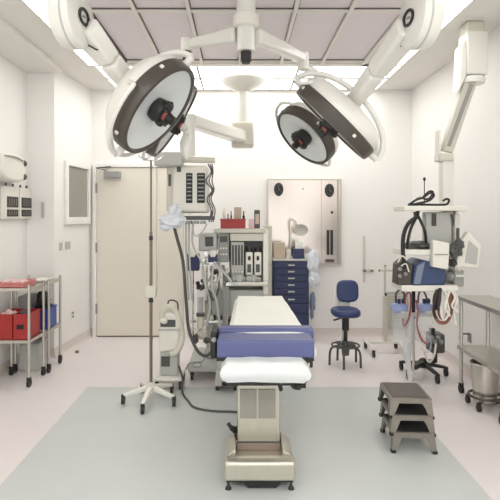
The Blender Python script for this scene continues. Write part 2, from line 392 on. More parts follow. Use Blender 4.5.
for a in (174, 210): MB().box(X(a, d), X(a+1.5, d), d+.1, d+.13, Z(217, d), Z(210, d)).build('shelf_bracket', 'dgrey', t)
b = MB()
for q in (186, 193, 200): b.pbox(q, q+5, 221, 224, d-.02, d+.1)
b.build('connector_strip', 'grey', t)
b = MB()
for k in range(3):
    x = 208+k*2.0
    b.tube([P(x, 164, 4.34), P(x+3-k, 172, 4.3), P(x-2+k, 181, 4.28), P(x+4-k, 190, 4.3), P(x-1, 199, 4.3), P(x+3, 210, 4.3), P(x+1, 222, 4.28)], .0055, 6)
b.build('cable_loops', 'dgrey', t)
b = MB()
b.tube([P(173, 222, 4.3), P(177, 238, 4.32), P(183, 262, 4.36), P(186, 300, 4.4), P(189, 330, 4.4), P(197, 350, 4.38), P(206, 356, 4.38), P(213, 350, 4.42)], .014, 8)
b.build('corrugated_hose', 'dgrey', t)
b = MB()
for q, e in ((186, 181), (189, 184), (193, 198)):
    b.tube([P(q, 222, 4.36), P(q, 245, 4.38), P(e+6, 268, 4.4), P(e+8, 300, 4.45)], .009, 6)
b.tube([P(192, 224, 4.3), P(195, 236, 4.3), P(202, 232, 4.3), P(207, 224, 4.3)], .006, 6)
b.build('gas_hoses', 'lgrey', t)
single(MB().blob(P(172, 221, 4.14), (.11, .06, .055), .22, seed=2).blob(P(175, 211, 4.14), (.05, .035, .055), .25, seed=5).blob(P(166, 227, 4.14), (.055, .04, .03), .2, seed=8), 'plastic_bag', 'bag', 'crumpled pale blue plastic bag hanging under the left equipment head', 'bag')

# ================================================================= ANAESTHESIA MACHINE
d = 4.72
t = thing('anesthesia_machine', 'tall grey anaesthesia machine with hoses standing at head of the table', 'medical machine', (X(232, d), d+.2, 0))
MB().box(X(206, d), X(264, d), d, d+.5, .14, Z(290, d)).build('cabinet', 'lgrey', t, .012)
MB().box(X(229, d), X(264, d), d+.12, d+.5, Z(290, d)-.001, Z(233, d)).build('upper_housing', 'grey', t, .01)
MB().box(X(214, d), X(266, d), d-.03, d+.5, Z(233, d), Z(228.5, d)).build('top_shelf', 'offwhite', t, .008)
MB().box(X(230, d), X(264, d), d-.01, d+.1, Z(241, d), Z(233.4, d)).build('fascia', 'offwhite', t, .005)
b = MB().box(X(263, d), X(268, d), d-.02, d+.3, Z(294, d), Z(230, d))
b.build('side_post', 'white', t, .008)
MB().box(X(244, d), X(263, d), d+.105, d+.12, Z(276, d), Z(241.5, d)).build('vaporizer_bay', 'dgrey', t)
fp = MB().box(X(231, d), X(244, d), d-.01, d+.118, Z(277, d), Z(242, d)).build('flowmeter_panel', 'lgrey', t, .005)
for k in range(4):
    x = X(233+k*3, d); MB().cyl((x, d-.016, Z(265, d)), (x, d-.016, Z(245, d)), .008, seg=10).build('flow_tube', 'dgrey', fp)
    MB().cyl((x, d-.012, Z(271.5, d)), (x, d-.045, Z(271.5, d)), .012, .01, 12).build('flow_knob', 'white', fp)
for a in (245.6, 254.2):
    v = MB().box(X(a, d), X(a+7.2, d), d-.02, d+.1, Z(275.5, d), Z(252, d)).build('vaporizer', 'white', t, .012)
    xm = X(a+3.6, d); MB().cyl((xm, d+.03, Z(252, d)-.002), (xm, d+.03, Z(247, d)), .03, .026).build('dial', 'black', v)
    MB().box(xm-.018, xm+.018, d-.026, d-.019, Z(272, d), Z(264, d)).build('gauge_window', 'dgrey', v)
    MB().box(xm-.012, xm+.012, d-.026, d-.019, Z(260, d), Z(256, d)).build('lever', 'black', v)
tr = MB().box(X(226, d), X(267, d), d-.14, d, Z(284, d), Z(280, d)).box(X(226, d), X(227, d), d-.14, d, Z(280, d), Z(277.5, d)).build('work_tray', 'chrome', t, .004)
b = MB()
for k in range(7):
    x = X(229+k*5, d-.08); r0 = .018+.008*((k*7) % 3)
    b.blob((x, d-.08+.02*(k % 2), Z(278, d)), (r0, .025, r0*1.1), .2, seed=k)
b.build('tray_clutter', 'lgrey', t)
# monitor pods at the left
mo = MB().box(X(199, d), X(217, d), d-.05, d+.2, Z(251, d), Z(233, d)).build('monitor', 'lgrey', t, .015)
MB().box(X(205.5, d), X(213.5, d), d-.056, d-.049, Z(246, d), Z(236.5, d)).build('monitor_screen', 'screen', mo, .003)
mo = MB().box(X(218.5, d), X(229, d), d-.03, d+.2, Z(262, d), Z(234, d)).build('ventilator_panel', 'grey', t, .008)
MB().box(X(220, d), X(227.5, d), d-.036, d-.029, Z(242, d), Z(236, d)).build('panel_screen', 'dgrey', mo)
b = MB()
for i in range(3):
    for k in range(2): b.cyl((X(221+i*2.7, d), d-.03, Z(248+k*6, d)), (X(221+i*2.7, d), d-.045, Z(248+k*6, d)), .009, seg=8)
b.build('panel_knobs', 'white', mo)
b = MB().box(X(198, d), X(230, d), d+.21, d+.25, Z(240, d), Z(236, d)).box(X(203, d), X(206, d), d+.2, d+.26, Z(330, d), Z(234, d)).build('mast', 'chrome', t)
# two blue boxes with white domed lids
d2 = 4.6
for (a, c, e, f) in ((186, 199, 254, 271), (208, 217.5, 254, 262.5)):
    q = MB().box(X(a, d2), X(c, d2), d2, d2+.11, Z(f, d2), Z(e, d2)).build('blue_canister', 'navy', t, .01)
    MB().lathe([(0, -.002), (.036, -.002), (.044, .025), (.036, .055), (0, .068)], ((X(a, d2)+X(c, d2))/2, d2+.03, Z(e, d2)-.025)).build('domed_lid', 'white', q)
MB().box(X(186, d2), X(220, d2), d2+.112, d2+.135, Z(266, d2), Z(261, d2)).beam((X(200, d2), d2+.12, Z(264, d2)), (X(205, d2), d+.22, Z(264, d2)), .03, .03).build('mounting_rail', 'chrome', t)
for k, (px, py, m) in enumerate(((222, 268, 'grey'), (226, 271, 'white'), (215, 272, 'dgrey'), (219, 276, 'white'), (225, 281, 'grey'), (212, 278, 'grey'), (208, 296, 'dgrey'), (212, 318, 'white'))):
    MB().blob((X(px, d2), d2+.02, Z(py, d2)), (.022, .09, .024), .25, seed=30+k).build('fitting', m, t)
# absorber and bellows
ab = MB().cyl((X(200.5, d2), d2, Z(313, d2)), (X(200.5, d2), d2, Z(289, d2)), .032, seg=20).build('bellows_chamber', 'clear', t)
b = MB()
for k in range(7): b.lathe([(0, 0), (.024, 0), (.027, .008), (.024, .016), (0, .016)], (X(200.5, d2), d2, Z(312, d2)+k*.02), 16)
b.build('bellows', 'lgrey', ab)
MB().cyl((X(200.5, d2), d2, Z(316, d2)), (X(200.5, d2), d2, Z(313, d2)), .04).build('bellows_base', 'dgrey', ab)
b = MB().cyl((X(200.5, d2), d2, Z(289, d2)), (X(200.5, d2), d2, Z(285, d2)), .038).blob((X(204, d2), d2, Z(281, d2)), (.03, .03, .025), .15).blob((X(198, d2), d2-.02, Z(283, d2)), (.02, .03, .02), .15)
b.build('valve_head', 'black', ab)
MB().blob((X(202, d2), d2, Z(334, d2)), (.045, .045, .05), .2, seed=4).cyl((X(200.5, d2), d2, Z(328, d2)), (X(200.5, d2), d2, Z(316, d2)), .034).build('soda_lime_canister', 'offwhite', t)
b = MB().blob((X(196, d2), d2-.02, Z(338, d2)), (.025, .03, .045), .25, seed=6).blob((X(207, d2), d2-.02, Z(340, d2)), (.03, .03, .025), .25, seed=9)
b.build('drain_valves', 'dgrey', t)
b = MB()
for px in (193, 206.5, 211): b.cyl((X(px, d2+.03), d2+.03, Z(340, d2)), (X(px, d2+.03), d2+.03, Z(266, d2)), .009, seg=8)
b.beam((X(190, d2), d2+.03, Z(322, d2)), (X(222, d2), d2+.03, Z(322, d2)), .02, .02)
b.build('support_rods', 'chrome', t)
b = MB()
for px in (214, 220): b.cyl((X(px, d2), d2+.02, Z(318, d2)), (X(px, d2), d2-.03, Z(318, d2)), .024, .02, 14)
b.build('black_knobs', 'black', t)
MB().box(X(222.5, d2), X(229, d2), d2+.03, d+.02, Z(326, d2), Z(274, d2)).build('ribbed_column', 'grey', t, .006)
b = MB()
b.tube([P(203, 262, 4.55), P(203, 275, 4.5), P(207, 290, 4.5), P(210, 306, 4.52), P(206, 326, 4.55)], .012)
b.tube([P(214, 262, 4.55), P(220, 272, 4.5), P(216, 283, 4.5), P(210, 280, 4.52), P(204, 283, 4.58)], .012)
b.tube([P(218, 262, 4.6), P(222, 270, 4.5), P(227, 276, 4.5), P(232, 283, 4.5)], .010)
b.tube([P(213, 266, 4.55), P(212, 285, 4.48), P(216, 300, 4.5), P(219, 320, 4.55), P(221, 345, 4.6)], .012)
b.build('breathing_hoses', 'lgrey', t)
b = MB()
b.tube([P(203, 270, 4.58), P(205, 280, 4.5), P(201, 290, 4.55)], .012)
b.tube([P(217, 263, 4.55), P(219, 285, 4.5), P(214, 300, 4.5), P(209, 290, 4.5)], .008)
b.build('dark_hoses', 'dgrey', t)
MB().box(X(188, 4.55), X(262, 4.55), 4.5, 5.15, .08, .14).build('wheeled_base', 'lgrey', t, .015)
for x, y in ((X(192, 4.55), 4.56), (X(234, 4.55), 4.56), (X(192, 4.55), 5.1), (X(258, 4.55), 5.1)): caster(t, x, y, .04)
# things on its top shelf
zt = Z(228.5, d)+.001
rb = thing('red_bin', 'open red plastic bin of supplies on top of the anaesthesia machine', 'bin', (X(233, d), d+.1, zt))
def open_bin(x0, x1, y0, y1, z0, z1, m, parent, name='tub'):
    w = .006
    b = MB().box(x0, x1, y0, y1, z0, z0+w).box(x0, x1, y0, y0+w, z0+w, z1).box(x0, x1, y1-w, y1, z0+w, z1).box(x0, x0+w, y0+w, y1-w, z0+w, z1).box(x1-w, x1, y0+w, y1-w, z0+w, z1)
    b.build(name, m, parent)
    MB().box(x0-.006, x1+.006, y0-.006, y0, z1-.012, z1).box(x0-.006, x0, y0, y1, z1-.012, z1).box(x1, x1+.006, y0, y1, z1-.012, z1).box(x0-.006, x1+.006, y1, y1+.006, z1-.012, z1).build('lip', m, parent)
open_bin(X(220.5, d), X(245.5, d), d+.0, d+.18, zt, Z(219, d), 'red', rb)
for (a, c, top, m, lab, nm, cat) in (
    (222, 225.5, 208, 'white', 'white bottle at left end of the red bin', 'bottle', 'bottle'),
    (226.5, 229, 214, 'black', 'short black bottle in the red bin', 'bottle', 'bottle'),
    (230, 232, 211, 'dgrey', 'thin dark bottle in the middle of the red bin', 'bottle', 'bottle'),
    (234, 241.5, 207, 'beige', 'beige carton standing tall in the red bin', 'carton', 'box'),
    (242.5, 245, 211, 'rubber', 'black bottle at right end of the red bin', 'bottle', 'bottle')):
    xa, xb = X(a, d), X(c, d); z1 = Z(top, d)
    if nm == 'carton': single(MB().box(xa, xb, d+.04, d+.14, zt+.008, z1), nm, m, lab, cat, bevel=.003)
    else:
        r = (xb-xa)/2; single(MB().lathe([(0, zt+.008), (r, zt+.008), (r, z1-.05), (r*.45, z1-.035), (r*.45, z1), (0, z1)], ((xa+xb)/2, d+.09, 0), 14), nm, m, lab, cat)
single(MB().box(X(249, d), X(254, d), d+.02, d+.12, zt, Z(219, d)), 'carton', 'pale', 'small pink carton on the machine top right of the red bin', 'box', bevel=.003)
c_ = thing('syringe_case', 'black and white upright case at right end of the machine top', 'case', (X(257, d), d+.08, zt))
MB().box(X(254.6, d), X(260, d), d+.02, d+.14, zt, Z(210, d)).build('case_body', 'dgrey', c_, .004)
MB().box(X(255.4, d), X(259.2, d), d+.014, d+.02, Z(224, d), Z(214, d)).build('case_label', 'beige', c_)

# ================================================================= IV POLE
d = 4.02; x = X(151, d)
t = thing('iv_pole', 'tall steel IV pole on white five-legged wheeled base before the cream door', 'IV pole', (x, d, 0))
MB().cyl((x, d, .12), (x, d, Z(232, d)), .0125, seg=12).cyl((x, d, Z(232, d)), (x, d, Z(160, d)), .008, seg=12).build('pole', 'polegrey', t)
MB().cyl((x, d, Z(240, d)), (x, d, Z(236, d)), .016).build('collar', 'black', t)
b = MB()
for s in (-1, 1): b.tube([(x, d, Z(161, d)), (x+s*.05, d, Z(160, d)), (x+s*.09, d, Z(157, d)), (x+s*.1, d, Z(154, d))], .005, 6)
b.build('hook', 'chrome', t)
MB().box(X(146, d), X(156.5, d), d-.04, d+.04, Z(297, d), Z(285.5, d)).build('clamp_box', 'offwhite', t, .006)
MB().cyl((x, d, Z(302, d)), (x, d, Z(297, d)), .02, .014).build('lock_knob', 'black', t)
MB().cyl((X(157, d+.03), d+.03, Z(291, d)), (X(157, d+.03), d+.03, Z(168, d)), .004, seg=8).build('side_rod', 'chrome', t)
MB().lathe([(0, .09), (.045, .09), (.045, .13), (.02, .16), (0, .16)], (x, d, 0), 20).build('hub', 'offwhite', t)
for k in range(5):
    a = R(-95+72*k); ex, ey = x+.215*math.cos(a), d+.25*math.sin(a)
    MB().beam((x, d, .12), (ex, ey, .07), .045, .04, .03, .025).build('leg', 'white', t, .006)
    caster(t, ex, ey, .032)

# ================================================================= WARMING BLOWER on a stand
d = 4.36
t = thing('warming_unit', 'white portable blower with hooked hose standing beside the IV pole', 'medical device', (X(170, d), d+.1, 0))
MB().prism([(X(159, d), Z(352, d)), (X(179, d), Z(350, d)), (X(179.5, d), Z(322, d)), (X(175, d), Z(313, d)), (X(166, d), Z(311, d)), (X(159.5, d), Z(318, d))], d-.03, d+.15).build('body', 'white', t, .02, 3)
MB().pbox(158.5, 180, 329, 331, d-.035, d+.15).build('seam_band', 'lgrey', t)
MB().box(X(161, d), X(176, d), d-.04, d-.03, Z(326, d), Z(319, d)).build('control_panel', 'dgrey', t, .004)
MB().box(X(160, d), X(178, d), d-.01, d+.14, .1, Z(350, d)-.01).build('lower_cabinet', 'lgrey', t, .01)
MB().box(X(161.5, d), X(170, d), d-.016, d-.009, Z(366, d), Z(356, d)).build('filter_grille', 'dgrey', t)
MB().box(X(156, d), X(183, d), d-.08, d+.2, .07, .1).build('wheel_base', 'white', t, .01)
for sx, yy in ((158, d-.06), (181, d-.06), (158, d+.18), (181, d+.18)): caster(t, X(sx, d), yy, .032)
MB().tube([P(162, 319, d-.02), P(163.5, 311, d-.02), P(169, 307, d-.01), P(175, 311, d), P(179, 320, d), P(181.5, 332, d), P(181, 343, d-.02), P(176, 352, d-.05), P(170, 354, d-.06)], .027, 12).build('hose', 'offwhite', t)
MB().tube([P(169, 313, d+.1), P(168.5, 301, d+.1), P(177, 302, d+.1), P(178, 312, d+.1)], .008, 8, n=3).build('handle', 'dgrey', t)
MB().blob(P(164, 321, d-.07), (.03, .02, .025), .15).build('filter_cap', 'white', t)
single(MB().tube([(X(179.5, d), d-.05, .2), (X(184, d), 4.24, .12), (X(185, d), 4.18, .012), (-.41, 4.0, .008), (-.37, 3.9, .008), (-.3, 3.84, .008), (-.18, 3.80, .008), (-.05, 3.79, .008), (.05, 3.75, .008)], .009, 8), 'power_cable', 'dgrey', 'dark cable curving over the floor from white blower to the table', 'cable')
single(MB().tube([P(186, 369, 4.3), P(189, 364, 4.4), P(195, 362, 4.4), P(201, 364, 4.35), P(199, 367, 4.3), P(192, 366, 4.3), P(196, 362.5, 4.35), P(203, 361, 4.4), P(206, 350, 4.43)], .007, 8), 'coiled_cable', 'grey', 'thin grey cable with a loop hanging left of the blue table pads', 'cable')

# ================================================================= OPERATING TABLE
t = thing('operating_table', 'steel operating table with pedestal base, white mattress and blue pads', 'operating table', (.11, 3.1, 0))
x0, x1 = X(224.5, 2.70), X(295.5, 2.70)
# base: low shell with a raised front bumper
b = MB().prism([(2.70, .06), (2.70, .155), (2.715, .165), (2.78, .165), (2.82, .125), (3.03, .125), (3.03, .06)], x0, x1, 'yz').box(.0, .22, 3.03, 3.5, .06, .12)
b.build('base', 'tablesteel', t, .012, 3)
for s, xa in ((1, x0), (-1, x1)):
    b = MB(); b.prism([(xa, .12), (xa+s*.06, .12), (xa+s*.06, .185), (xa+s*.05, .185), (xa+s*.004, .15)], 2.79, 3.03)
    b.build('side_cowl', 'tablesteel', t, .006)
MB().box(x0+.01, x1-.01, 2.715, 3.02, .049, .061).build('bumper_strip', 'black', t)
MB().prism([(X(240, 2.74), .05), (X(284, 2.74), .05), (X(276, 2.74), .008), (X(248, 2.74), .008)], 2.735, 3.2).build('drive_pan', 'black', t)
for xx, yy in ((x0+.02, 2.735), (x1-.02, 2.735), (x0+.02, 3.0), (x1-.02, 3.0)):
    MB().lathe([(0, .0), (.018, 0), (.015, .012), (.007, .022), (.007, .05), (0, .05)], (xx, yy, 0), 14).build('foot', 'black', t)
# column
cxa, cxb = X(237.5, 2.93), X(280, 2.93)
MB().box(cxa, cxb, 2.93, 3.27, .12, .515).build('column', 'tablesteel', t, .008, 3)
MB().box(cxa-.003, cxb+.003, 2.922, 3.27, .125, .165).build('column_band', 'brownband', t, .003)
MB().box(cxa-.002, cxb+.002, 2.925, 3.26, .166, .174).build('column_gasket', 'dgrey', t)
for a, c in ((240, 256.5), (258.5, 275.5)):
    MB().box(X(a, 2.93), X(c, 2.93), 2.922, 2.931, Z(418, 2.93), Z(389, 2.93)).build('vent_panel', 'tabledark', t, .002)
b = MB()
b.beam((cxa-.0, 3.0, .19), (cxa-.035, 2.95, .245), .02, .03).beam((cxa-.03, 2.95, .235), (cxa-.055, 2.94, .275), .02, .022)
b.box(cxa-.02, cxa+.01, 2.96, 3.06, .165, .21)
b.build('brake_lever', 'black', t, .004)
# under-frame
MB().box(.0, .24, 2.88, 3.4, .515, .57).build('tilt_head', 'black', t, .012)
b = MB().box(-.06, .33, 2.78, 4.2, .585, .61).box(-.02, .28, 2.85, 3.5, .565, .59)
b.build('top_frame', 'dgrey', t, .006)
for s in (0, 1):
    xr = -.105 if s == 0 else .372
    MB().box(xr, xr+.012, 2.75, 4.1, .655, .685).build('side_rail', 'steel', t, .003)
for xr, s in ((-.085, 1), (.365, -1)):
    b = MB()
    for yy in (2.85, 3.4, 3.95): b.box(xr-.018 if s == 1 else xr-.03, xr+.03 if s == 1 else xr+.012, yy, yy+.03, .60, .68)
    b.build('rail_bracket', 'dgrey', t)
b = MB().box(-.1, .37, 2.74, 4.2, .61, .655); b.build('deck', 'dgrey', t, .005)
# foot cushion with sheet: rounded, sagging corners
def pad(name, m, xa, xb, ya, yb, za, zb, taper=0., bev=.02, nz=.004, seed=0, parent=t, sag=0.):
    nx, ny, nzv = 18, 18, 4
    b = MB(); V = {}
    for i in range(nx+1):
        for j in range(ny+1):
            for k in range(nzv+1):
                if 0 < i < nx and 0 < j < ny and 0 < k < nzv: continue
                u, v, w = i/nx, j/ny, k/nzv
                xw = xa+(xb-xa)*u; cxm = (xa+xb)/2; xw = cxm+(xw-cxm)*(1-taper*v)
                z = za+(zb-za)*w; y = ya+(yb-ya)*v
                # superellipse-like rounding
                ex = min(1, min(u, 1-u)*(xb-xa)/bev); ey = min(1, min(v, 1-v)*(yb-ya)/bev)
                rr = math.sqrt(max(0, 1-(1-ex)**2))*.5+.5; r2 = math.sqrt(max(0, 1-(1-ey)**2))*.5+.5
                zm = za+(zb-za)*.45; z = zm+(z-zm)*min(rr, r2)
                bulge = (1-(2*w-1)**2)*bev*.35
                if i in (0, nx): xw += bulge*(1 if i else -1)
                if j in (0, ny): y += bulge*(1 if j else -1)
                nn = noise.noise(Vector((xw*9+seed, y*9, z*9)))*nz
                z += nn-sag*(2*u-1)**2*(1-w); y += nn*.6
                V[i, j, k] = b.v((xw, y, z))
    def q(a, c, e, f):
        b.bm.faces.new((V[a], V[c], V[e], V[f]))
    for i in range(nx):
        for j in range(ny):
            for k in (0, nzv): q((i, j, k), (i+1, j, k), (i+1, j+1, k), (i, j+1, k))
    for i in range(nx):
        for k in range(nzv):
            for j in (0, ny): q((i, j, k), (i+1, j, k), (i+1, j, k+1), (i, j, k+1))
    for j in range(ny):
        for k in range(nzv):
            for i in (0, nx): q((i, j, k), (i, j+1, k), (i, j+1, k+1), (i, j, k+1))
    return b.build(name, m, parent)
MB().box(-.07, .335, 2.66, 2.78, .590, .621).build('foot_plate', 'black', t, .006)
pad('foot_cushion', 'cushion', X(222, 2.62), X(308.5, 2.62), 2.60, 2.80, .622, .730, bev=.028, nz=.010, seed=3)
pad('mattress', 'sheet', -.075, .415, 2.80, 4.3, .657, .818, taper=.16, bev=.04, nz=.006, seed=1)
MB().box(X(217, 2.72), X(314.5, 2.72), 2.71, 2.905, .722, .818).build('blue_pad', 'blue', t, .012, 3)
MB().box(X(218, 2.93), X(313.5, 2.93), 2.91, 3.02, .75, .838).build('blue_roll', 'blue', t, .018, 3)
MB().box(X(216.5, 2.72), X(314, 2.72), 2.716, 2.9, .706, .7225).build('pad_base', 'black', t)
b = MB().box(X(211, 2.85), X(217.5, 2.85), 2.78, 3.0, .70, .80).box(X(211, 2.85), X(217, 2.85), 2.8, 3.0, .80, .845)
b.build('strap_holder', 'black', t, .01)
MB().blob(P(214, 341, 2.80), (.016, .02, .02), .1).cyl(P(214, 352, 2.80), P(214, 338, 2.80), .012).build('strap_buckle', 'grey', t)
b = MB().tube([P(281, 390, 2.70), P(280, 384, 2.68), P(283, 381, 2.64), P(290, 382, 2.64), P(294, 387, 2.66), P(300, 388, 2.68)], .012, 8)
b.box(X(296, 2.66), X(306, 2.66), 2.66, 2.72, Z(388.5, 2.66), Z(381, 2.66)).box(X(300, 2.66), X(308, 2.66), 2.68, 2.71, Z(384, 2.66), Z(376, 2.66))
b.build('foot_clamp', 'black', t, .003)
MB().box(X(306, 2.8), X(313, 2.8), 2.8, 2.86, Z(368, 2.8), Z(350, 2.8)).build('leg_holder_clamp', 'black', t, .006)

# grey wheeled base glimpsed under the table head
d = 4.25
t = thing('foot_pedal', 'grey pedal unit with black wheels on floor left of table column', 'pedal unit', (X(226, d), d+.1, 0))
MB().prism([(X(214, d), .04), (X(237, d), .04), (X(236, d), .12), (X(229, d), .17), (X(216, d), .17)], d, d+.2).build('pedal_housing', 'lgrey', t, .012)
MB().box(X(216, d), X(222, d), d+.08, d+.13, .165, .30).build('pedal_post', 'lgrey', t, .008)
MB().box(X(222, d), X(238, d), d-.03, d, .055, .085).build('pedal', 'black', t, .005)
for px in (217, 235): caster(t, X(px, d), d+.03, .03)

# ================================================================= BACK WALL
# steel service panel
xa, xb, z0, z1 = X(268, D), X(340, D), Z(264, D), Z(180, D)
t = thing('service_panel', 'polished steel panel set in the back wall with two round black clocks', 'wall panel', ((xa+xb)/2, D-.01, z0))
MB().box(xa, xb, D-.03, D-.001, z0, z1).build('panel_face', 'steelp', t, .003)
MB().box(xa-.012, xa, D-.04, D-.001, z0-.012, z1+.012).box(xb, xb+.012, D-.04, D-.001, z0-.012, z1+.012).box(xa, xb, D-.04, D-.001, z1, z1+.012).box(xa, xb, D-.04, D-.001, z0-.012, z0).build('panel_trim', 'offwhite', t)
b = MB()
xx = X(321, D); b.box(xx-.002, xx+.002, D-.033, D-.029, z0, z1); xx = X(337, D); b.box(xx-.002, xx+.012, D-.036, D-.029, z0, z1)
b.build('panel_seams', 'grey', t)
for px, py in ((278.5, 189.5), (329, 190.5)):
    c = MB(Matrix.Translation((X(px, D), D-.03, Z(py, D))) @ Matrix.Diagonal((.7, 1, 1, 1))).lathe([(0, .02), (.072, .02), (.082, .012), (.084, 0)], (0, 0, 0), 32, (0, -1, 0)).build('clock', 'black', t)
    b = MB(Matrix.Translation((X(px, D), D-.051, Z(py, D))) @ Matrix.Diagonal((.7, 1, 1, 1)))
    for k in range(12):
        a = R(30*k); b.beam((.056*math.cos(a), 0, .056*math.sin(a)), (.066*math.cos(a), 0, .066*math.sin(a)), .004, .004, up=(0, 1, 0))
    b.beam((0, 0, 0), (.0, 0, .045), .004, .004, up=(0, 1, 0)).beam((0, 0, 0), (.028, 0, -.018), .005, .004, up=(0, 1, 0))
    b.build('clock_hands_and_ticks', 'grey', c)
MB().box(X(330.5, D), X(332.5, D), D-.045, D-.029, Z(213.5, D), Z(211.3, D)).build('dark_button', 'black', t)
MB().cyl((X(302.5, D), D-.029, Z(189, D)), (X(302.5, D), D-.04, Z(189, D)), .008, seg=12).build('small_lens', 'dgrey', t)
for a in (326.3, 329.9): MB().box(X(a, D), X(a+2.4, D), D-.05, D-.029, Z(254.5, D), Z(230, D)).build('slot_grille', 'black', t)
MB().box(X(325, D), X(333.5, D), D-.05, D-.029, Z(262, D), Z(259, D)).build('slot_socket', 'dgrey', t)
# right low grille, rail and strip
t = thing('wall_grille', 'beige grey return air grille low on the back wall behind white stand', 'air grille', (X(396, D), D-.01, .08))
MB().box(X(386, D), X(408, D), D-.02, D-.001, .10, .55).build('grille_frame', 'lgrey', t, .004)
b = MB()
for k in range(12): b.box(X(387.5, D), X(406.5, D), D-.027, D-.018, .125+k*.034, .143+k*.034)
b.build('grille_louvre', 'offwhite', t)
t = thing('wall_rail', 'thin white rail with small black hooks on the wall above the stand', 'rail', (X(368, D), D-.02, Z(272, D)))
MB().box(X(362, D), X(374, D), D-.02, D-.001, Z(272, D), Z(269, D)).build('rail', 'offwhite', t, .002)
for px in (364, 371): MB().cyl((X(px, D), D-.02, Z(270.5, D)), (X(px, D), D-.05, Z(270.5, D)), .012, seg=10).build('hook', 'dgrey', t)
single(MB().box(X(363, D), X(365, D), D-.02, D, Z(282, D), Z(236, D)), 'cable_cover', 'offwhite', 'narrow vertical cable cover on back wall right of the steel panel', 'cable cover', bevel=.002)

# navy supply cart
d = 5.86; xa, xb = X(273.5, d), X(309, d); zt = Z(261, d)
t = thing('supply_cart', 'tall navy blue supply cart with narrow drawers against the back wall', 'cart', ((xa+xb)/2, d+.15, 0))
MB().box(xa, xb, d, d+.29, .08, zt).build('cabinet_body', 'navy', t, .006)
MB().box(xa-.008, xb+.008, d-.015, d+.3, zt, zt+.022).build('top_board', 'lgrey', t, .005)
zz = zt-.012
for k, h in enumerate((.072, .078, .078, .078, .078, .1, .12, .15)):
    z_ = zz-h; dr = MB().box(xa+.012, xb-.012, d-.014, d, z_+.004, zz-.003).build('drawer', 'navy', t, .003)
    xm = (xa+xb)/2
    if k < 6: MB().box(xm-.038, xm+.038, d-.022, d-.013, z_+h*.40, z_+h*.40+.016).build('label_strip', 'lgrey', dr)
    zz = z_
for xx in (xa+.04, xb-.04):
    for yy in (d+.04, d+.25): caster(t, xx, yy, .032)
ztt = zt+.023
single(MB().box(X(274, d), X(285.5, d), d+.06, d+.2, ztt, Z(243, d)), 'carton', 'beige', 'plain beige carton on the left of the navy cart', 'box', bevel=.004)
single(MB().box(X(262, d), X(272.5, d), d+.06, d+.2, .9, Z(226, d)).box(X(262, d), X(272.5, d), d+.06, d+.2, 0, .9), 'storage_unit', 'offwhite', 'narrow off-white unit between anaesthesia machine and navy cart', 'storage unit', bevel=.006)
t = thing('tissue_box', 'blue box with white tissue sticking up on the navy cart', 'tissue box', (X(300, d), d+.1, ztt))
MB().box(X(294, d), X(304.5, d), d+.03, d+.15, ztt, Z(249, d)).build('box', 'navy', t, .003)
b = MB(); 
b.prism([(X(296, d), Z(249.5, d)), (X(303, d), Z(249.5, d)), (X(304, d), Z(241, d)), (X(301.5, d), Z(244, d)), (X(300, d), Z(238.5, d)), (X(298.5, d), Z(244, d)), (X(296, d), Z(239, d))], d+.07, d+.11).build('tissue', 'sheet', t, .006)
single(MB().lathe([(0, 0), (.03, 0), (.03, .09), (.018, .1), (.02, .12), (0, .12)], (X(289.5, d), d+.1, ztt), 16), 'jar', 'white', 'small white jar between beige carton and tissue box', 'jar')
single(MB().box(X(305, d), X(309.5, d), d+.04, d+.2, ztt, ztt+.05), 'packet', 'white', 'flat white packet at right end of the navy cart', 'packet', bevel=.004)
# white solid shape imitating a bright reflection in the steel panel
t = thing('panel_reflection', 'white jointed shape on the navy cart, imitating a reflection in the steel panel', 'lamp', (X(290, d), d+.2, ztt))
MB().lathe([(0, 0), (.04, 0), (.04, .012), (.012, .02), (0, .02)], (X(291.5, d), d+.22, ztt), 18).build('reflection_base', 'white', t)
MB().tube([(X(291.5, d), d+.22, ztt+.015), P(291, 236, d+.22), P(290, 222, d+.22), P(294, 219, d+.2), P(299, 226, d+.17)], .009, 8).build('reflection_arm', 'white', t)
MB().lathe([(0, .06), (.03, .055), (.085, 0), (.08, 0), (.028, .045), (0, .05)], P(301, 230, d+.13), 24, Vector((.1, .75, .5)).normalized()).build('reflection_disc', 'lampwhite', t)
# hanging bags at the cart's right side
b = MB().blob(P(313, 262, d-.0), (.07, .05, .13), .22, seed=1).blob(P(314, 279, d), (.065, .05, .1), .25, seed=4)
single(b, 'plastic_bag', 'bag', 'white plastic bag hung on the right side of the navy cart', 'bag')
b = MB().blob(P(312.5, 302, d+.03), (.035, .04, .12), .22, seed=6).blob(P(312, 314, d+.03), (.02, .03, .06), .2, seed=9)
single(b, 'hanging_cloth', 'bluegrey', 'grey blue cloth hanging below the white bag beside navy cart', 'cloth')

# stool
d = 5.0; x = X(345.5, d)
t = thing('stool', 'blue padded stool with backrest and round foot ring by the back wall', 'stool', (x, d, 0))
def slab(prof_c, w, h, th, T, name, m, parent, bev=.02, e=2.6):
    pts = []
    for k in range(28):
        a = 2*math.pi*k/28; c, s = math.cos(a), math.sin(a)
        pts.append((math.copysign(abs(c)**(2/e), c)*w/2, math.copysign(abs(s)**(2/e), s)*h/2))
    return MB(T @ Matrix.Translation(prof_c)).prism(pts, -th/2, th/2, 'xy').build(name, m, parent, bev, 4)
TB = Matrix.Translation(P(347.5, 291, d+.14)) @ Matrix.Rotation(R(82), 4, 'X')
slab((0, 0, 0), .225, .225, .055, TB, 'backrest', 'stoolblue', t, .02, 3.4)
TS = Matrix.Translation((x, d, Z(312, d)))
slab((0, 0, 0), .285, .33, .07, TS, 'seat', 'stoolblue', t, .028, 2.6)
MB().tube([P(348, 300, d+.19), P(348.5, 310, d+.2), P(347, 318, d+.14), (x, d+.03, Z(318, d))], .013, 10).build('back_stem', 'black', t)
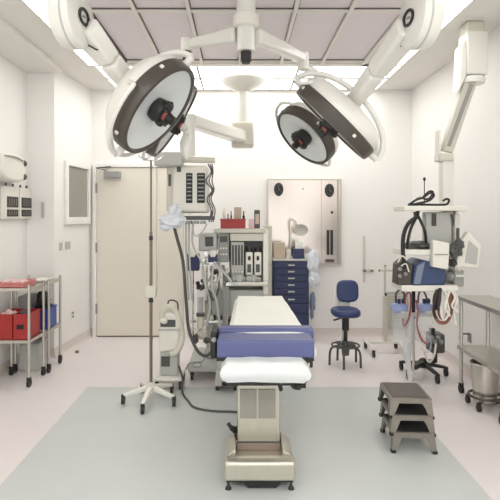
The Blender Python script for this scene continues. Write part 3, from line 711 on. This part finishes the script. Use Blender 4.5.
MB().cyl((x, d, Z(348, d)), (x, d, Z(316, d)), .02, seg=14).cyl((x, d, Z(330, d)), (x, d, Z(318, d)), .035, seg=14).build('gas_column', 'black', t)
MB().beam((x-.03, d-.02, Z(317, d)), (x-.13, d-.06, Z(319, d)), .02, .012).build('height_lever', 'black', t)
b = MB(); rg = .135
b.tube([(x+rg*math.cos(R(a)), d+rg*math.sin(R(a)), .20) for a in range(0, 361, 15)], .009, 8, n=2)
for k in range(4):
    a = R(45+90*k); b.cyl((x, d, .2), (x+rg*math.cos(a), d+rg*math.sin(a), .2), .007, seg=8)
b.build('foot_ring', 'dgrey', t)
MB().lathe([(0, .1), (.035, .1), (.04, .16), (.03, .24), (0, .24)], (x, d, 0), 18).build('hub', 'dgrey', t)
for k in range(5):
    a = R(-108+72*k); c, s = math.cos(a), math.sin(a)
    MB().tube([(x+.02*c, d+.02*s, .17), (x+.09*c, d+.09*s, .19), (x+.15*c, d+.15*s, .15), (x+.16*c, d+.17*s, .0)], .012, 8).build('leg', 'dgrey', t)
b = MB().blob(P(337.5, 296, d+.2), (.035, .03, .12), .2, seed=3).blob(P(343, 303.5, d+.2), (.07, .03, .05), .2, seed=5)
single(b, 'draped_gown', 'sheet', 'white gown draped behind the blue stool backrest', 'gown')
single(MB().box(x-.035, x+.03, d+.05, d+.07, Z(343, d), Z(331, d)), 'paper_tag', 'sheet', 'white paper tag hanging under the stool seat', 'tag')

# white wheeled stand
d = 5.45; x = X(385, d)
t = thing('rolling_stand', 'slender white rolling stand with low H-shaped base by back wall', 'stand', (x, d, 0))
MB().box(x-.022, x+.022, d-.02, d+.02, .12, .62).box(x-.012, x+.012, d-.012, d+.012, .62, Z(266, d)).build('column', 'offwhite', t, .006)
MB().box(x-.06, x+.08, d-.012, d+.012, Z(271.5, d), Z(269.5, d)).build('cross_bar', 'offwhite', t, .003)
for s in (-.06, .08): MB().blob((x+s, d, Z(270.5, d)), (.011, .011, .013), 0).build('bar_knob', 'dgrey', t)
MB().blob((x, d, Z(266, d)), (.012, .012, .012), 0).build('top_knob', 'dgrey', t)
MB().blob((x, d-.03, Z(294, d)), (.012, .015, .018), 0).build('lock_knob', 'black', t)
MB().box(x-.17, x+.17, d-.02, d+.02, .10, .135).build('cross_beam', 'white', t, .008)
for s in (-1, 1):
    MB().box(x+s*.17-.02, x+s*.17+.02, d-.2, d+.2, .075, .105).build('base_leg', 'white', t, .008)
    for yy in (d-.17, d+.17): caster(t, x+s*.17, yy, .034)

# ================================================================= LEFT SIDE
# wall displays
def wallA(b, pxa, pxb, pya, pyb, th):   # box on the left wall; depth from column, height taken at nearer end
    da, db = XA*500/(pxa-240), XA*500/(pxb-240); dm = (da+db)/2
    return b.box(XA, XA+th, da, db, Z(pyb, dm), Z(pya, dm))
for k, (a, c, lab) in enumerate(((0.2, 14.2, 'white wall box with two dark displays, nearer the camera'), (15.2, 27.5, 'white wall box with two dark displays, nearer the corner'))):
    da, db = XA*500/(a-240), XA*500/(c-240); z1, z0 = Z(187, 4.9), Z(219, 4.9)
    t = thing('display_box', lab, 'wall display', (XA, (da+db)/2, z0))
    MB().box(XA, XA+.05, da, db, z0, z1).build('housing', 'white', t, .008)
    w_ = db-da
    for zz0, zz1, nm in ((Z(207.5, 4.9), Z(197, 4.9), 'upper_display'), (Z(216.5, 4.9), Z(209.5, 4.9), 'lower_display')):
        q = MB().box(XA+.049, XA+.055, da+.1*w_, db-.1*w_, zz0, zz1).build(nm, 'screen', t)
        for i in range(4):
            yy = da+w_*(.22+.17*i); MB().box(XA+.054, XA+.057, yy, yy+w_*.05, zz0+.018, zz1-.018).build('display_mark', 'screentick', q)
    for s in (.25, .75): MB().cyl((XA+.02, da+w_*s, z1), (XA+.02, da+w_*s, z1+.03), .01, seg=10).build('top_knob', 'dgrey', t)
t = thing('wall_unit', 'white rounded wall unit with dark openings above the display boxes', 'wall unit', (XA, 4.72, Z(180, 4.7)))
TW = Matrix.Translation((XA+.06, 4.72, Z(167.5, 4.7))) @ Matrix.Rotation(R(90), 4, 'Y')
slab((0, 0, 0), .27, .5, .12, TW, 'housing', 'white', t, .03, 3)
for s in (-.07, .06): MB().blob((XA+.1, 4.93, Z(167.5, 4.7)+s), (.04, .035, .035), 0).build('opening', 'dgrey', t)
MB().tube([(XA+.125, 4.5, Z(158, 4.7)), (XA+.13, 4.7, Z(157, 4.7)), (XA+.125, 4.88, Z(159, 4.7))], .007, 6).build('trim_line', 'grey', t)
single(MB().box(X(42, DB), X(44.6, DB), DB-.03, DB-.001, Z(218, DB), Z(202, DB)), 'wall_sensor', 'lgrey', 'slim grey sensor strip on the wall left of the dark window', 'sensor', bevel=.004)
for a, c, lab in ((59.3, 61.4, 'pale light switch nearest the wall corner, below window'), (65, 69.3, 'pale double light switch below dark window, further from corner')):
    b = MB(); wallbox(b, a, c, Z(249.5, 5.5), Z(242, 5.5), .012); single(b, 'light_switch', 'lgrey', lab, 'switch')
t = thing('wall_outlet', 'small white wall outlet low on the left wall beside cart', 'outlet', (*cpt(72)[:2], Z(319, 5.55)))
b = MB(); wallbox(b, 70.8, 73.6, Z(320, 5.6), Z(312, 5.6), .008); b.build('plate', 'white', t)
b = MB(); wallbox(b, 71.7, 72.8, Z(318.6, 5.6), Z(316.8, 5.6), .012); wallbox(b, 71.7, 72.8, Z(315, 5.6), Z(313.3, 5.6), .012); b.build('sockets', 'dgrey', t)
single(MB().lathe([(0, 0), (.022, 0), (.02, .02), (0, .025)], (X(77, 5.45), 5.45, .0), 14), 'door_stop', 'brown', 'tiny brown door stop on the floor near the left wall', 'door stop')

def wire_cart(name, label, x0, x1, y0, y1, heights, group=None):
    t = thing(name, label, 'cart', ((x0+x1)/2, (y0+y1)/2, 0), group)
    for i, (xx, yy) in enumerate(((x0, y0), (x1, y0), (x0, y1), (x1, y1))):
        MB().cyl((xx, yy, .07), (xx, yy, heights[-1]+.03), .0125, seg=12).build('post', 'steel', t)
        caster(t, xx, yy, .035)
    for h in heights:
        b = MB().box(x0+.012, x1-.012, y0+.012, y1-.012, h-.006, h).box(x0-.01, x1+.01, y0-.008, y0+.008, h-.024, h+.002).box(x0-.01, x1+.01, y1-.008, y1+.008, h-.024, h+.002).box(x0-.008, x0+.008, y0, y1, h-.024, h+.002).box(x1-.008, x1+.008, y0, y1, h-.024, h+.002)
        b.build('shelf', 'steel', t)
    return t
wire_cart('steel_cart', 'steel two-shelf cart at left edge holding the red bins', -2.14, -1.84, 4.36, 4.68, (.405, .86))
wire_cart('steel_cart', 'narrow steel cart behind the red bins, holding the blue bin', -2.14, -1.82, 4.76, 5.06, (.405, .86))
zs = .4085
for (a, c, lab, m) in ((-2.145+.02, -1.995, 'red bin with pink packets at the left edge of cart', 'red'), (-1.985, -1.862, 'red bin holding a dark bundle at right end of the left cart shelf', 'red')):
    t = thing('storage_bin', lab, 'bin', ((a+c)/2, 4.5, zs))
    open_bin(a, c, 4.38, 4.655, zs, .63, m, t)
    if c < -1.9:
        pass
    else:
        MB().box((a+c)/2-.03, (a+c)/2+.03, 4.371, 4.3735, .5, .54).build('finger_hole', 'rubber', t)
rnd = random.Random(3)
for k in range(4):
    single(MB().blob((-2.09+.028*k, 4.42+.03*(k % 2), .60+.012*(k % 3)), (.026, .03, .04+.01*(k % 2)), .2, seed=k), 'packet', 'pale', 'pale pink packet poking out of the left red bin', 'packet', 'pink packets in the left red bin')
single(MB().blob((-1.94, 4.5, .60), (.036, .09, .05), .2, seed=12).box(-1.975, -1.875, 4.4, 4.64, .43, .57), 'folded_cloth', 'dgrey', 'dark bundle lying inside the right red bin', 'cloth')
t = thing('storage_bin', 'blue bin on the narrow cart beside the red bins', 'bin', (-1.92, 4.9, zs))
open_bin(-2.0, -1.845, 4.78, 5.03, zs, .60, 'binblue', t)
single(MB().blob((-1.93, 4.9, .66), (.06, .09, .1), .15, seed=4).box(-1.98, -1.88, 4.83, 4.99, .43, .62), 'equipment_bag', 'black', 'black bag stuffed in the blue bin on narrow cart', 'bag')
t = thing('tray', 'pink plastic tray of packets on top of the left cart', 'tray', (-2.0, 4.53, .8625))
open_bin(-2.13, -1.90, 4.40, 4.64, .8635, .905, 'pink', t, 'tray_body')
for k in range(5): single(MB().blob((-2.1+.04*k, 4.5+.03*(k % 2), .895), (.03, .06, .022), .2, seed=20+k), 'packet', 'pale', 'pale packet lying in the pink tray', 'packet', 'packets in the pink tray')
single(MB().box(-2.12, -1.95, 4.8, 5.0, .4085, .68), 'grey_box', 'dgrey', 'dark grey box on the shelf behind the red bins', 'box', bevel=.008) if False else None
single(MB().box(-2.13, -2.02, 4.79, 5.02, zs, .72), 'equipment_box', 'grey', 'grey box on the narrow cart shelf at far left', 'box', bevel=.008)
t = thing('floor_crate', 'grey green crate on the floor beneath the left carts', 'crate', (-2.06, 4.9, 0))
MB().box(-2.12, -1.93, 4.8, 5.0, .0, .26).build('crate_body', 'lgrey', t, .01)
MB().box(-2.125, -1.925, 4.795, 5.005, .26, .28).build('crate_rim', 'grey', t, .004)
single(MB().box(-2.0, -1.86, 4.79, 5.0, .863, .875), 'folder', 'white', 'flat white folder on top of the narrow cart', 'folder', bevel=.002)

# ================================================================= RIGHT SIDE
# boom
d = 4.05
t = thing('equipment_boom', 'heavy white ceiling boom at right carrying shelves of equipment', 'ceiling boom', (X(472, d), d, H-.03))
xm = X(472, d)
MB().box(X(463, d), X(481, d), d-.07, d+.07, Z(36, d), H-.002).build('ceiling_column', 'offwhite', t, .012)
MB().box(X(462.5, d), X(483.5, d), d-.085, d+.085, Z(77, d), Z(34, d)).build('bearing_sleeve', 'lampwhite', t, .014, 3)
MB().prism([(X(456, d), Z(92, d)), (X(462.6, d), Z(78, d)), (X(462.6, d), Z(42, d)), (X(458, d), Z(48, d))], d-.07, d+.07).build('side_cover', 'white', t, .008)
MB().lathe([(0, 0), (.095, 0), (.1, .03), (.09, .05), (0, .05)], (xm, d, Z(84, d)), 28).build('bearing_lip', 'lampwhite', t)
ae = Vector((X(446, 4.15), 4.15, Z(152, 4.15)))
MB().beam((X(470, d)-.01, d, Z(82, d)), ae, .10, .10, .09, .09, up=(0, 1, 0)).build('spring_arm', 'offwhite', t, .012)
a_ = Vector((X(470, d)-.01, d-.052, Z(86, d))); MB().beam(a_+Vector((.0, -.002, 0)), Vector((ae.x, ae.y-.05, ae.z+.04)), .03, .012, up=(0, 1, 0)).build('arm_channel', 'grey', t, .002)
d = 4.15
MB().pbox(439.5, 454.5, 153, 161, d-.06, d+.06).build('arm_joint', 'offwhite', t, .012)
MB().pbox(438.5, 441, 130, 160, d-.04, d+.04).build('joint_plate', 'white', t, .004)
MB().box(X(441, d), X(452, d), d-.045, d+.045, Z(290, d), Z(160, d)).build('lower_column', 'lampwhite', t, .008)
d = 3.98
for (py0, py1, pa, pb, nm) in ((206, 211, 395, 463, 'top_shelf'), (249, 254.5, 394, 458, 'middle_shelf'), (284, 290, 393, 454, 'bottom_shelf')):
    MB().box(X(pa, 4.12), X(pb, d), d-.08, 4.16, Z(py1, d), Z(py0, d)).build(nm, 'white', t, .008)
MB().box(X(461, d), X(464, d), d+.1, d+.14, Z(262, d), Z(208, d)).box(X(456, d), X(464, d), d+.1, d+.14, Z(254, d), Z(250, d)).build('side_upright', 'white', t, .004)
MB().beam(P(452, 214, d), P(459, 240, d), .012, .02).build('support_strut', 'dgrey', t)
MB().cyl((X(425.3, d), d+.02, Z(206, d)), (X(425.3, d), d+.02, Z(181, d)), .004, seg=8).blob((X(425.3, d), d+.02, Z(179, d)), (.011, .011, .016), 0).build('antenna_rod', 'black', t)
zf = lambda py: Z(py, d)
# on top shelf: black cable bundle
b = MB()
b.tube([P(409, 204.6, d), P(416, 200, d), P(424, 197, d), P(430, 193, d), P(434, 195, d), P(430, 200, d), P(420, 203, d), P(412, 204.5, d)], .009, 8)
b.tube([P(408, 204.8, d), P(420, 204.6, d), P(440, 204.8, d), P(447, 204, d), P(449, 200, d), P(446, 199, d+.02), P(443, 201, d+.02)], .009, 8)
b.tube([P(411, 203.5, d+.03), P(419, 198, d+.03), P(428, 199, d+.03), P(433, 192.5, d+.03), P(429, 191.5, d+.03), P(423, 197, d+.03)], .008, 8)
single(b, 'cable_bundle', 'black', 'tangled black cable lying on the top shelf of right boom', 'cable')
t = thing('power_supply', 'grey box with dark socket mounted under the top shelf of right boom', 'equipment box', (X(439, d), d+.05, zf(249)))
MB().box(X(427, d), X(453, d), d+.02, d+.11, zf(249)+.001, zf(212)).build('box_body', 'lgrey', t, .006)
MB().box(X(432.5, d), X(437, d), d+.012, d+.021, zf(226), zf(213.5)).build('dark_socket', 'rim', t)
t = thing('video_unit', 'pale grey upright unit with vents beside the boom column', 'equipment box', (X(456, d), d, zf(249)))
MB().box(X(454, d), X(459, d), d-.02, d+.25, zf(249)+.001, zf(214)).build('unit_body', 'offwhite', t, .006)
MB().box(X(455, d), X(458, d), d-.026, d-.019, zf(240), zf(228)).build('unit_vent', 'dgrey', t)
b = MB()
b.tube([P(418, 211, d-.02), P(416, 217, d-.05), P(408, 224, d-.08), P(403.5, 236, d-.09), P(403, 252, d-.09), P(405, 268, d-.08)], .016, 8)
b.tube([P(417, 214, d-.03), P(421, 222, d-.06), P(425, 232, d-.07), P(426, 243, d-.02)], .012, 8)
b.tube([P(416, 218, d-.05), P(411, 228, d-.07), P(408, 240, d-.08), P(407, 248, d-.02)], .012, 8)
b.tube([P(415, 212, d-.04), P(416, 219, d-.05)], .014, 8)
single(b, 'hanging_hoses', 'black', 'black hoses arching down from top shelf over the middle shelf', 'hose')
single(MB().blob(P(418, 244.5, d+.05), (.09, .1, .03), .2, seed=3).box(X(409, d), X(430, d), d-.01, d+.15, zf(249)+.001, zf(243.5)), 'camera_unit', 'dgrey', 'low dark unit on the middle shelf beneath the arching hoses', 'equipment')
t = thing('control_unit', 'white box leaning forward on the edge of the middle shelf', 'equipment box', (X(443, d), d-.15, zf(268)))
MB().prism([(X(432.5, 3.84), Z(267, 3.84)), (X(449, 3.84), Z(270, 3.84)), (X(450, 3.84), Z(243, 3.84)), (X(433.5, 3.84), Z(240, 3.84))], 3.84, 3.92).build('box_body', 'white', t, .01)
MB().pbox(434.5, 448, 254, 255, 3.834, 3.845).build('seam', 'grey', t)
t = thing('monitor_panel', 'white tilted flat panel at right side of the equipment boom', 'panel', (X(466, d), d-.02, zf(268)))
MB().prism([(X(454, d), zf(266)), (X(476, d), zf(268)), (X(478.5, d), zf(245)), (X(466, d), zf(231)), (X(461, d), zf(238)), (X(456, d), zf(242))], d-.05, d+.02).build('panel_shell', 'white', t, .01)
MB().prism([(X(462, d), zf(262)), (X(473.5, d), zf(264)), (X(475, d), zf(248)), (X(466, d), zf(240))], d-.056, d-.049).build('panel_face', 'lgrey', t, .002)
single(MB().blob(P(455, 250, d-.09), (.05, .04, .055), .25, seed=5).blob(P(459, 244, d-.08), (.035, .03, .04), .25, seed=7), 'endoscope_camera', 'dgrey', 'dark endoscope camera and cable between white box and tilted panel', 'camera')
# lower equipment
zs_ = zf(284)+.001
t = thing('light_source', 'blue instrument with rounded shell on the bottom shelf of boom', 'instrument', (X(430, d), d, zs_))
MB().prism([(X(412, 3.9), zs_), (X(445, 3.9), zs_), (X(446, 3.9), Z(268, 3.9)), (X(440, 3.9), Z(264, 3.9)), (X(424, 3.9), Z(260, 3.9)), (X(415, 3.9), Z(266, 3.9))], 3.9, 4.2).build('shell', 'equipblue', t, .014, 3)
MB().prism([(X(413.5, 3.9), zs_+.01), (X(420, 3.9), zs_+.01), (X(424.5, 3.9), Z(262, 3.9)), (X(417, 3.9), Z(266, 3.9))], 3.89, 3.9).build('front_plate', 'bluegrey', t, .002)
t = thing('insufflator', 'black instrument with knobs at left end of the bottom shelf', 'instrument', (X(403, d), d, zs_))
MB().prism([(X(397, 3.92), zs_), (X(411.5, 3.92), zs_), (X(413.5, 3.92), Z(266, 3.92)), (X(405, 3.92), Z(259, 3.92)), (X(398, 3.92), Z(264, 3.92))], 3.92, 4.06).build('shell', 'rim', t, .01)
b = MB()
for k, (q, w) in enumerate(((400, 269), (404, 266), (400, 276), (405.5, 274))): b.cyl(P(q, w, 3.92), P(q, w, 3.895), .016, .012, 12)
b.build('knobs', 'grey', t)
MB().tube([P(398, 262, 3.9), P(402, 256, 3.88), P(407, 260, 3.88)], .006, 6).tube([P(401, 266, 3.88), P(406, 264, 3.86), P(409, 272, 3.86)], .005, 6).build('white_leads', 'white', t)
t = thing('connector_block', 'small grey connector block with leads at right of blue instrument', 'connector', (X(455, d), d, zf(288)))
MB().box(X(452.2, d), X(462, d), d-.04, d+.08, zf(286), zf(270)).build('block', 'grey', t, .008)
b = MB()
for i in range(3): b.cyl((X(454+3*i, d), d-.04, zf(275)), (X(454+3*i, d), d-.06, zf(275)), .01, seg=10)
b.build('connectors', 'white', t)
MB().beam((X(453, d), d+.04, zf(278)), (X(448, d), d+.17, zf(278)), .03, .03).build('bracket', 'grey', t)
for k, (px, py, m) in enumerate(((452, 263, 'dgrey'), (457, 267, 'white'), (449, 276, 'grey'))):
    MB().blob((X(px, d), d-.01, zf(py)), (.035, .045, .03), .25, seed=50+k).beam((X(px, d), d, zf(py)), (X(456, d), d, zf(274)), .012, .012).build('lead_clip', m, t)
# hanging leads of three colours
def bundle(specs, m, name, label):
    b = MB()
    for pts, r in specs: b.tube([P(*q) for q in pts], r, 8)
    return single(b, name, m, label, 'cable')
bundle([([(438, 289, 3.94), (435, 300, 3.9), (434, 313, 3.88), (439, 322, 3.86), (447, 321, 3.86), (452, 308, 3.88), (453, 290, 3.94)], .014),
        ([(441, 289, 3.94), (438, 303, 3.88), (440, 316, 3.86), (446, 318, 3.86), (450, 300, 3.88), (450, 290, 3.94)], .012)], 'brown', 'looped_cable', 'brown looped hoses hanging from the right boom shelf')
bundle([([(440, 289, 3.9), (439, 300, 3.84), (437, 310, 3.84)], .016), ([(437, 290, 3.88), (434, 298, 3.84), (434, 312, 3.84), (436, 318, 3.84)], .010)], 'black', 'looped_cable', 'black thick leads hanging left of the brown hoses')
bundle([([(446, 288, 3.93), (443, 300, 3.86), (441, 312, 3.82), (444, 320, 3.82), (449, 312, 3.82), (447, 300, 3.82), (451, 288, 3.93)], .009),
        ([(451, 289, 3.93), (457, 298, 3.86), (454, 312, 3.84), (456, 325, 3.84)], .008),
        ([(449, 289, 3.93), (455, 297, 3.84), (452, 306, 3.8), (458, 312, 3.8)], .008),
        ([(442, 289, 3.93), (447, 297, 3.84), (445, 307, 3.8), (450, 316, 3.8)], .009)], 'white', 'looped_cable', 'white tangled leads hanging in front of the brown hoses')

# suction stand
d = 4.68; x = X(423, d)
t = thing('suction_stand', 'chrome suction stand on black five-star wheeled base', 'stand', (x, d, 0))
yp = 4.5; xp = X(413.5, yp)
MB().cyl((xp, yp, .10), (xp, yp, Z(291, yp)), .012, seg=12).build('pole', 'chrome', t)
MB().cyl((xp, yp, Z(318, yp)), (xp, yp, Z(287, yp)), .016, seg=12).build('upper_pole', 'black', t)
MB().box(X(394, yp), X(434, yp), 4.47, 4.488, Z(316, yp), Z(312, yp)).build('canister_bracket', 'steel', t, .003)
MB().lathe([(0, .08), (.05, .08), (.05, .13), (.02, .16), (0, .16)], (x, d, 0), 20).beam((x, d, .12), (xp, yp, .13), .05, .04).build('hub', 'black', t)
for k in range(5):
    a = R(-78+72*k); ex, ey = x+.205*math.cos(a), d+.24*math.sin(a)
    MB().beam((x, d, .115), (ex, ey, .08), .045, .035, .032, .025).build('leg', 'black', t, .008)
    caster(t, ex, ey, .036)
MB().box(X(429, d), X(443, d), d-.06, d+.1, Z(352, d), Z(333, d)).build('pump_body', 'dgrey', t, .02)
MB().cyl((X(436, d), d+.02, .12), (X(436, d), d+.02, Z(350, d)), .02).beam((X(436, d), d+.02, .13), (x, d, .12), .04, .03).build('pump_post', 'black', t)
MB().box(X(428, d), X(433, d), d-.06, d-.02, Z(345, d), Z(327, d)).build('pump_handle', 'black', t, .008)
b = MB()
for k in range(4): b.blob(P(432+k*3, 338+4*(k % 2), d-.08), (.02, .02, .022), .2, seed=k)
b.build('pump_fittings', 'grey', t)
for px, lab, gr in ((399.5, 'clear suction canister with pale blue lid, left of the black pole', None), (424.5, 'clear suction canister with blue lid, right of the black pole', None)):
    dd = 4.36; xx = X(px, dd); zl = Z(307, dd)
    c = thing('suction_canister', lab, 'canister', (xx, dd, zl-.30))
    MB().lathe([(0, zl-.30), (.05, zl-.30), (.054, zl-.28), (.064, zl-.02), (.0, zl-.02)], (xx, dd, 0), 24).build('clear_jar', 'clear', c)
    l = MB().lathe([(0, zl-.02), (.074, zl-.02), (.074, zl+.012), (.06, zl+.03), (.03, zl+.035), (0, zl+.035)], (xx, dd, 0), 24).build('lid', 'lblue', c)
    MB().cyl((xx-.01, dd-.02, zl+.03), (xx-.01, dd-.02, zl+.075), .014).blob((xx+.03, dd-.01, zl+.055), (.018, .018, .024), 0).build('port', 'navy', c)
    MB().box(xx-.03, xx+.03, dd+.055, dd+.07, zl-.07, zl-.02).build('hanger', 'lblue', c)
def hose(pts, r, m, name, label): single(MB().tube([P(q[0], q[1], q[2]+.22) for q in pts], r, 8), name, m, label, 'hose')
hose([(396, 303, 4.15), (396, 294, 4.14), (400, 290, 4.14), (404, 294, 4.13), (404, 303, 4.13)], .009, 'dgrey', 'suction_hose', 'dark arched hose on the left canister lid')
hose([(405, 304, 4.1), (406, 295, 4.1), (410, 293, 4.1), (411, 302, 4.1), (409, 318, 4.1), (404, 326, 4.1), (403, 318, 4.1)], .008, 'redhose', 'suction_hose', 'red hose looping beside the left canister')
hose([(418, 303, 4.1), (419, 293, 4.1), (423, 291, 4.1), (426, 296, 4.1), (427, 303, 4.12)], .008, 'dgrey', 'suction_hose', 'dark arched hose on the right canister lid')
hose([(416, 300, 4.08), (418, 310, 4.07), (417, 325, 4.07), (421, 338, 4.07), (427, 345, 4.08)], .008, 'redhose', 'suction_hose', 'red hose running down in front of the right canister')
hose([(421, 306, 4.10), (416, 328, 4.06), (420, 345, 4.05), (428, 352, 4.06), (431, 342, 4.05), (424, 332, 4.04)], .009, 'clear', 'suction_hose', 'clear hose looped below the right canister')
hose([(424, 352, 4.1), (429, 362, 4.1), (434, 356, 4.25), (436, 344, 4.36)], .009, 'offwhite', 'suction_hose', 'off-white hose curled above the black star base')
# long white drape/sleeve hanging from the pole
single(MB().tube([P(411, 316, 4.46), P(410, 335, 4.44), P(408, 355, 4.42), P(409.5, 372, 4.4), P(410.5, 383, 4.4)], .026, 12, r1=.02).blob(P(407, 352, 4.42), (.035, .03, .10), .15, seed=2), 'plastic_sleeve', 'sleeve', 'long translucent white sleeve hanging down the suction stand', 'sleeve')

# stainless table at the right edge
x0, x1, y0, y1 = 1.85, 2.10, 3.55, 4.22
t = thing('steel_table', 'stainless steel two-shelf table against the right wall', 'table', ((x0+x1)/2, (y0+y1)/2, 0))
for h, nm in ((.82, 'tabletop'), (.40, 'lower_shelf')):
    MB().box(x0-.012, x1+.012, y0-.02, y1+.02, h-.006, h).box(x0-.012, x0+.0, y0-.02, y1+.02, h-.034, h-.006).box(x0, x1+.012, y0-.02, y0-.01, h-.034, h-.006).box(x0, x1+.012, y1+.01, y1+.02, h-.034, h-.006).build(nm, 'steel', t, .002)
for i, (xx, yy) in enumerate(((x0+.014, y0), (x1-.01, y0), (x0+.014, y1-.005), (x1-.01, y1-.005))):
    MB().cyl((xx, yy, .07), (xx, yy, .813), .015, seg=14).build('leg', 'steel', t)
    caster(t, xx, yy, .036)
# kick bucket
d = 3.9; x = X(485, d)
t = thing('kick_bucket', 'steel kick bucket on low wheeled ring under the right table', 'bucket', (x, d, 0))
MB().lathe([(0, .055), (.078, .055), (.084, .07), (.105, .34), (.112, .345), (.108, .352), (.1, .345), (.078, .075), (0, .07)], (x, d, 0), 36).build('pail', 'steel', t)
b = MB().tube([(x+.118*math.cos(R(a)), d+.118*math.sin(R(a)), .095) for a in range(0, 361, 15)], .010, 8, n=2)
for k in range(4):
    a = R(45+90*k); b.cyl((x+.07*math.cos(a), d+.07*math.sin(a), .05), (x+.125*math.cos(a), d+.125*math.sin(a), .07), .008, seg=8)
b.build('ring_base', 'rim', t)
for k in range(4):
    a = R(45+90*k); caster(t, x+.13*math.cos(a), d+.13*math.sin(a), .028)
t = thing('wall_hook', 'small dark hook on the right wall seen behind the steel table', 'hook', (XR-.01, 4.62, Z(340, 4.62)))
MB().box(XR-.01, XR-.001, 4.60, 4.66, Z(342, 4.63), Z(333, 4.63)).build('hook_plate', 'grey', t)
MB().tube([(XR-.01, 4.63, Z(334, 4.63)), (XR-.07, 4.63, Z(334, 4.63)), (XR-.1, 4.63, Z(338, 4.63))], .008, 8).build('hook_arm', 'dgrey', t)

# stacked step stools
for k, lab in enumerate(('bottom step stool of the stack, standing on the floor', 'middle step stool of the stack at right of the table', 'top step stool of the stack with grey ribbed tread')):
    z = .103*k; T = Matrix.Translation((1.105-.004*k, 3.30+.015*k, z)) @ Matrix.Rotation(R(-3.5), 4, 'Z')
    t = thing('step_stool', lab, 'step stool', (1.098, 3.30, z), 'stack of three metal step stools')
    w, dp, h = .25, .30, .128
    MB(T).box(-w/2, w/2, -dp/2, dp/2, h-.012, h).build('platform', 'stoolmetal', t, .005)
    MB(T).box(-w/2+.012, w/2-.012, -dp/2+.012, dp/2-.012, h, h+.005).build('tread', 'tread' if k == 2 else 'rubber', t, .002)
    b = MB(T)
    b.box(-w/2, w/2, -dp/2-.004, -dp/2+.001, h-.032, h-.002).box(-w/2, w/2, dp/2-.001, dp/2+.004, h-.032, h-.002).box(-w/2-.004, -w/2+.001, -dp/2, dp/2, h-.032, h-.002).box(w/2-.001, w/2+.004, -dp/2, dp/2, h-.032, h-.002)
    b.build('apron', 'stoolmetal', t)
    for sx in (-1, 1):
        for sy in (-1, 1):
            q = MB(T)
            ax_, ay_ = sx*w/2, sy*dp/2
            q.hexa([(ax_+sx*.014, ay_+sy*.012, .008), (ax_-sx*.012, ay_+sy*.012, .008), (ax_-sx*.012, ay_+sy*.006, .008), (ax_+sx*.014, ay_+sy*.006, .008),
                    (ax_+sx*.003, ay_+sy*.005, h-.02), (ax_-sx*.055, ay_+sy*.005, h-.02), (ax_-sx*.055, ay_-sy*.002, h-.02), (ax_+sx*.003, ay_-sy*.002, h-.02)])
            q.hexa([(ax_+sx*.014, ay_+sy*.012, .008), (ax_+sx*.008, ay_+sy*.012, .008), (ax_+sx*.008, ay_-sy*.02, .008), (ax_+sx*.014, ay_-sy*.02, .008),
                    (ax_+sx*.004, ay_+sy*.004, h-.02), (ax_-sx*.002, ay_+sy*.004, h-.02), (ax_-sx*.002, ay_-sy*.06, h-.02), (ax_+sx*.004, ay_-sy*.06, h-.02)])
            lg = q.build('leg', 'stoolmetal', t)
            MB(T).box(ax_+sx*.018, ax_-sx*.012, ay_+sy*.016, ay_-sy*.018, 0, .02).build('rubber_tip', 'rubber', lg, .004)

# ================================================================= LIGHT
def area(name, loc, rot, sx, sy, power, col=(1, .97, .93)):
    l = bpy.data.lights.new(name, 'AREA'); l.shape = 'RECTANGLE'; l.size = sx; l.size_y = sy; l.energy = power; l.color = col
    o = bpy.data.objects.new(name, l); COL.objects.link(o); o.location = loc; o.rotation_euler = rot; return o
area('front_fill', (0, -.9, H-.05), (0, 0, 0), 3.0, 1.0, 90, (1, 1, 1))  # unseen fill added at the ceiling behind the camera
w = bpy.data.worlds.new('world'); bpy.context.scene.world = w; w.use_nodes = True
bg = w.node_tree.nodes['Background']; bg.inputs[0].default_value = (1, 1, 1, 1); bg.inputs[1].default_value = 1.35

cam = bpy.data.cameras.new('camera'); co = bpy.data.objects.new('camera', cam); COL.objects.link(co)
co.location = (0, 0, CAMZ); co.rotation_euler = (R(90), 0, 0)
cam.sensor_width = 36; cam.lens = 36; cam.shift_x = .02; cam.shift_y = -.07; cam.clip_start = .05
sc = bpy.context.scene; sc.camera = co
sc.view_settings.view_transform = 'Standard'; sc.view_settings.look = 'None'; sc.view_settings.gamma = 1; sc.view_settings.exposure = 0.22
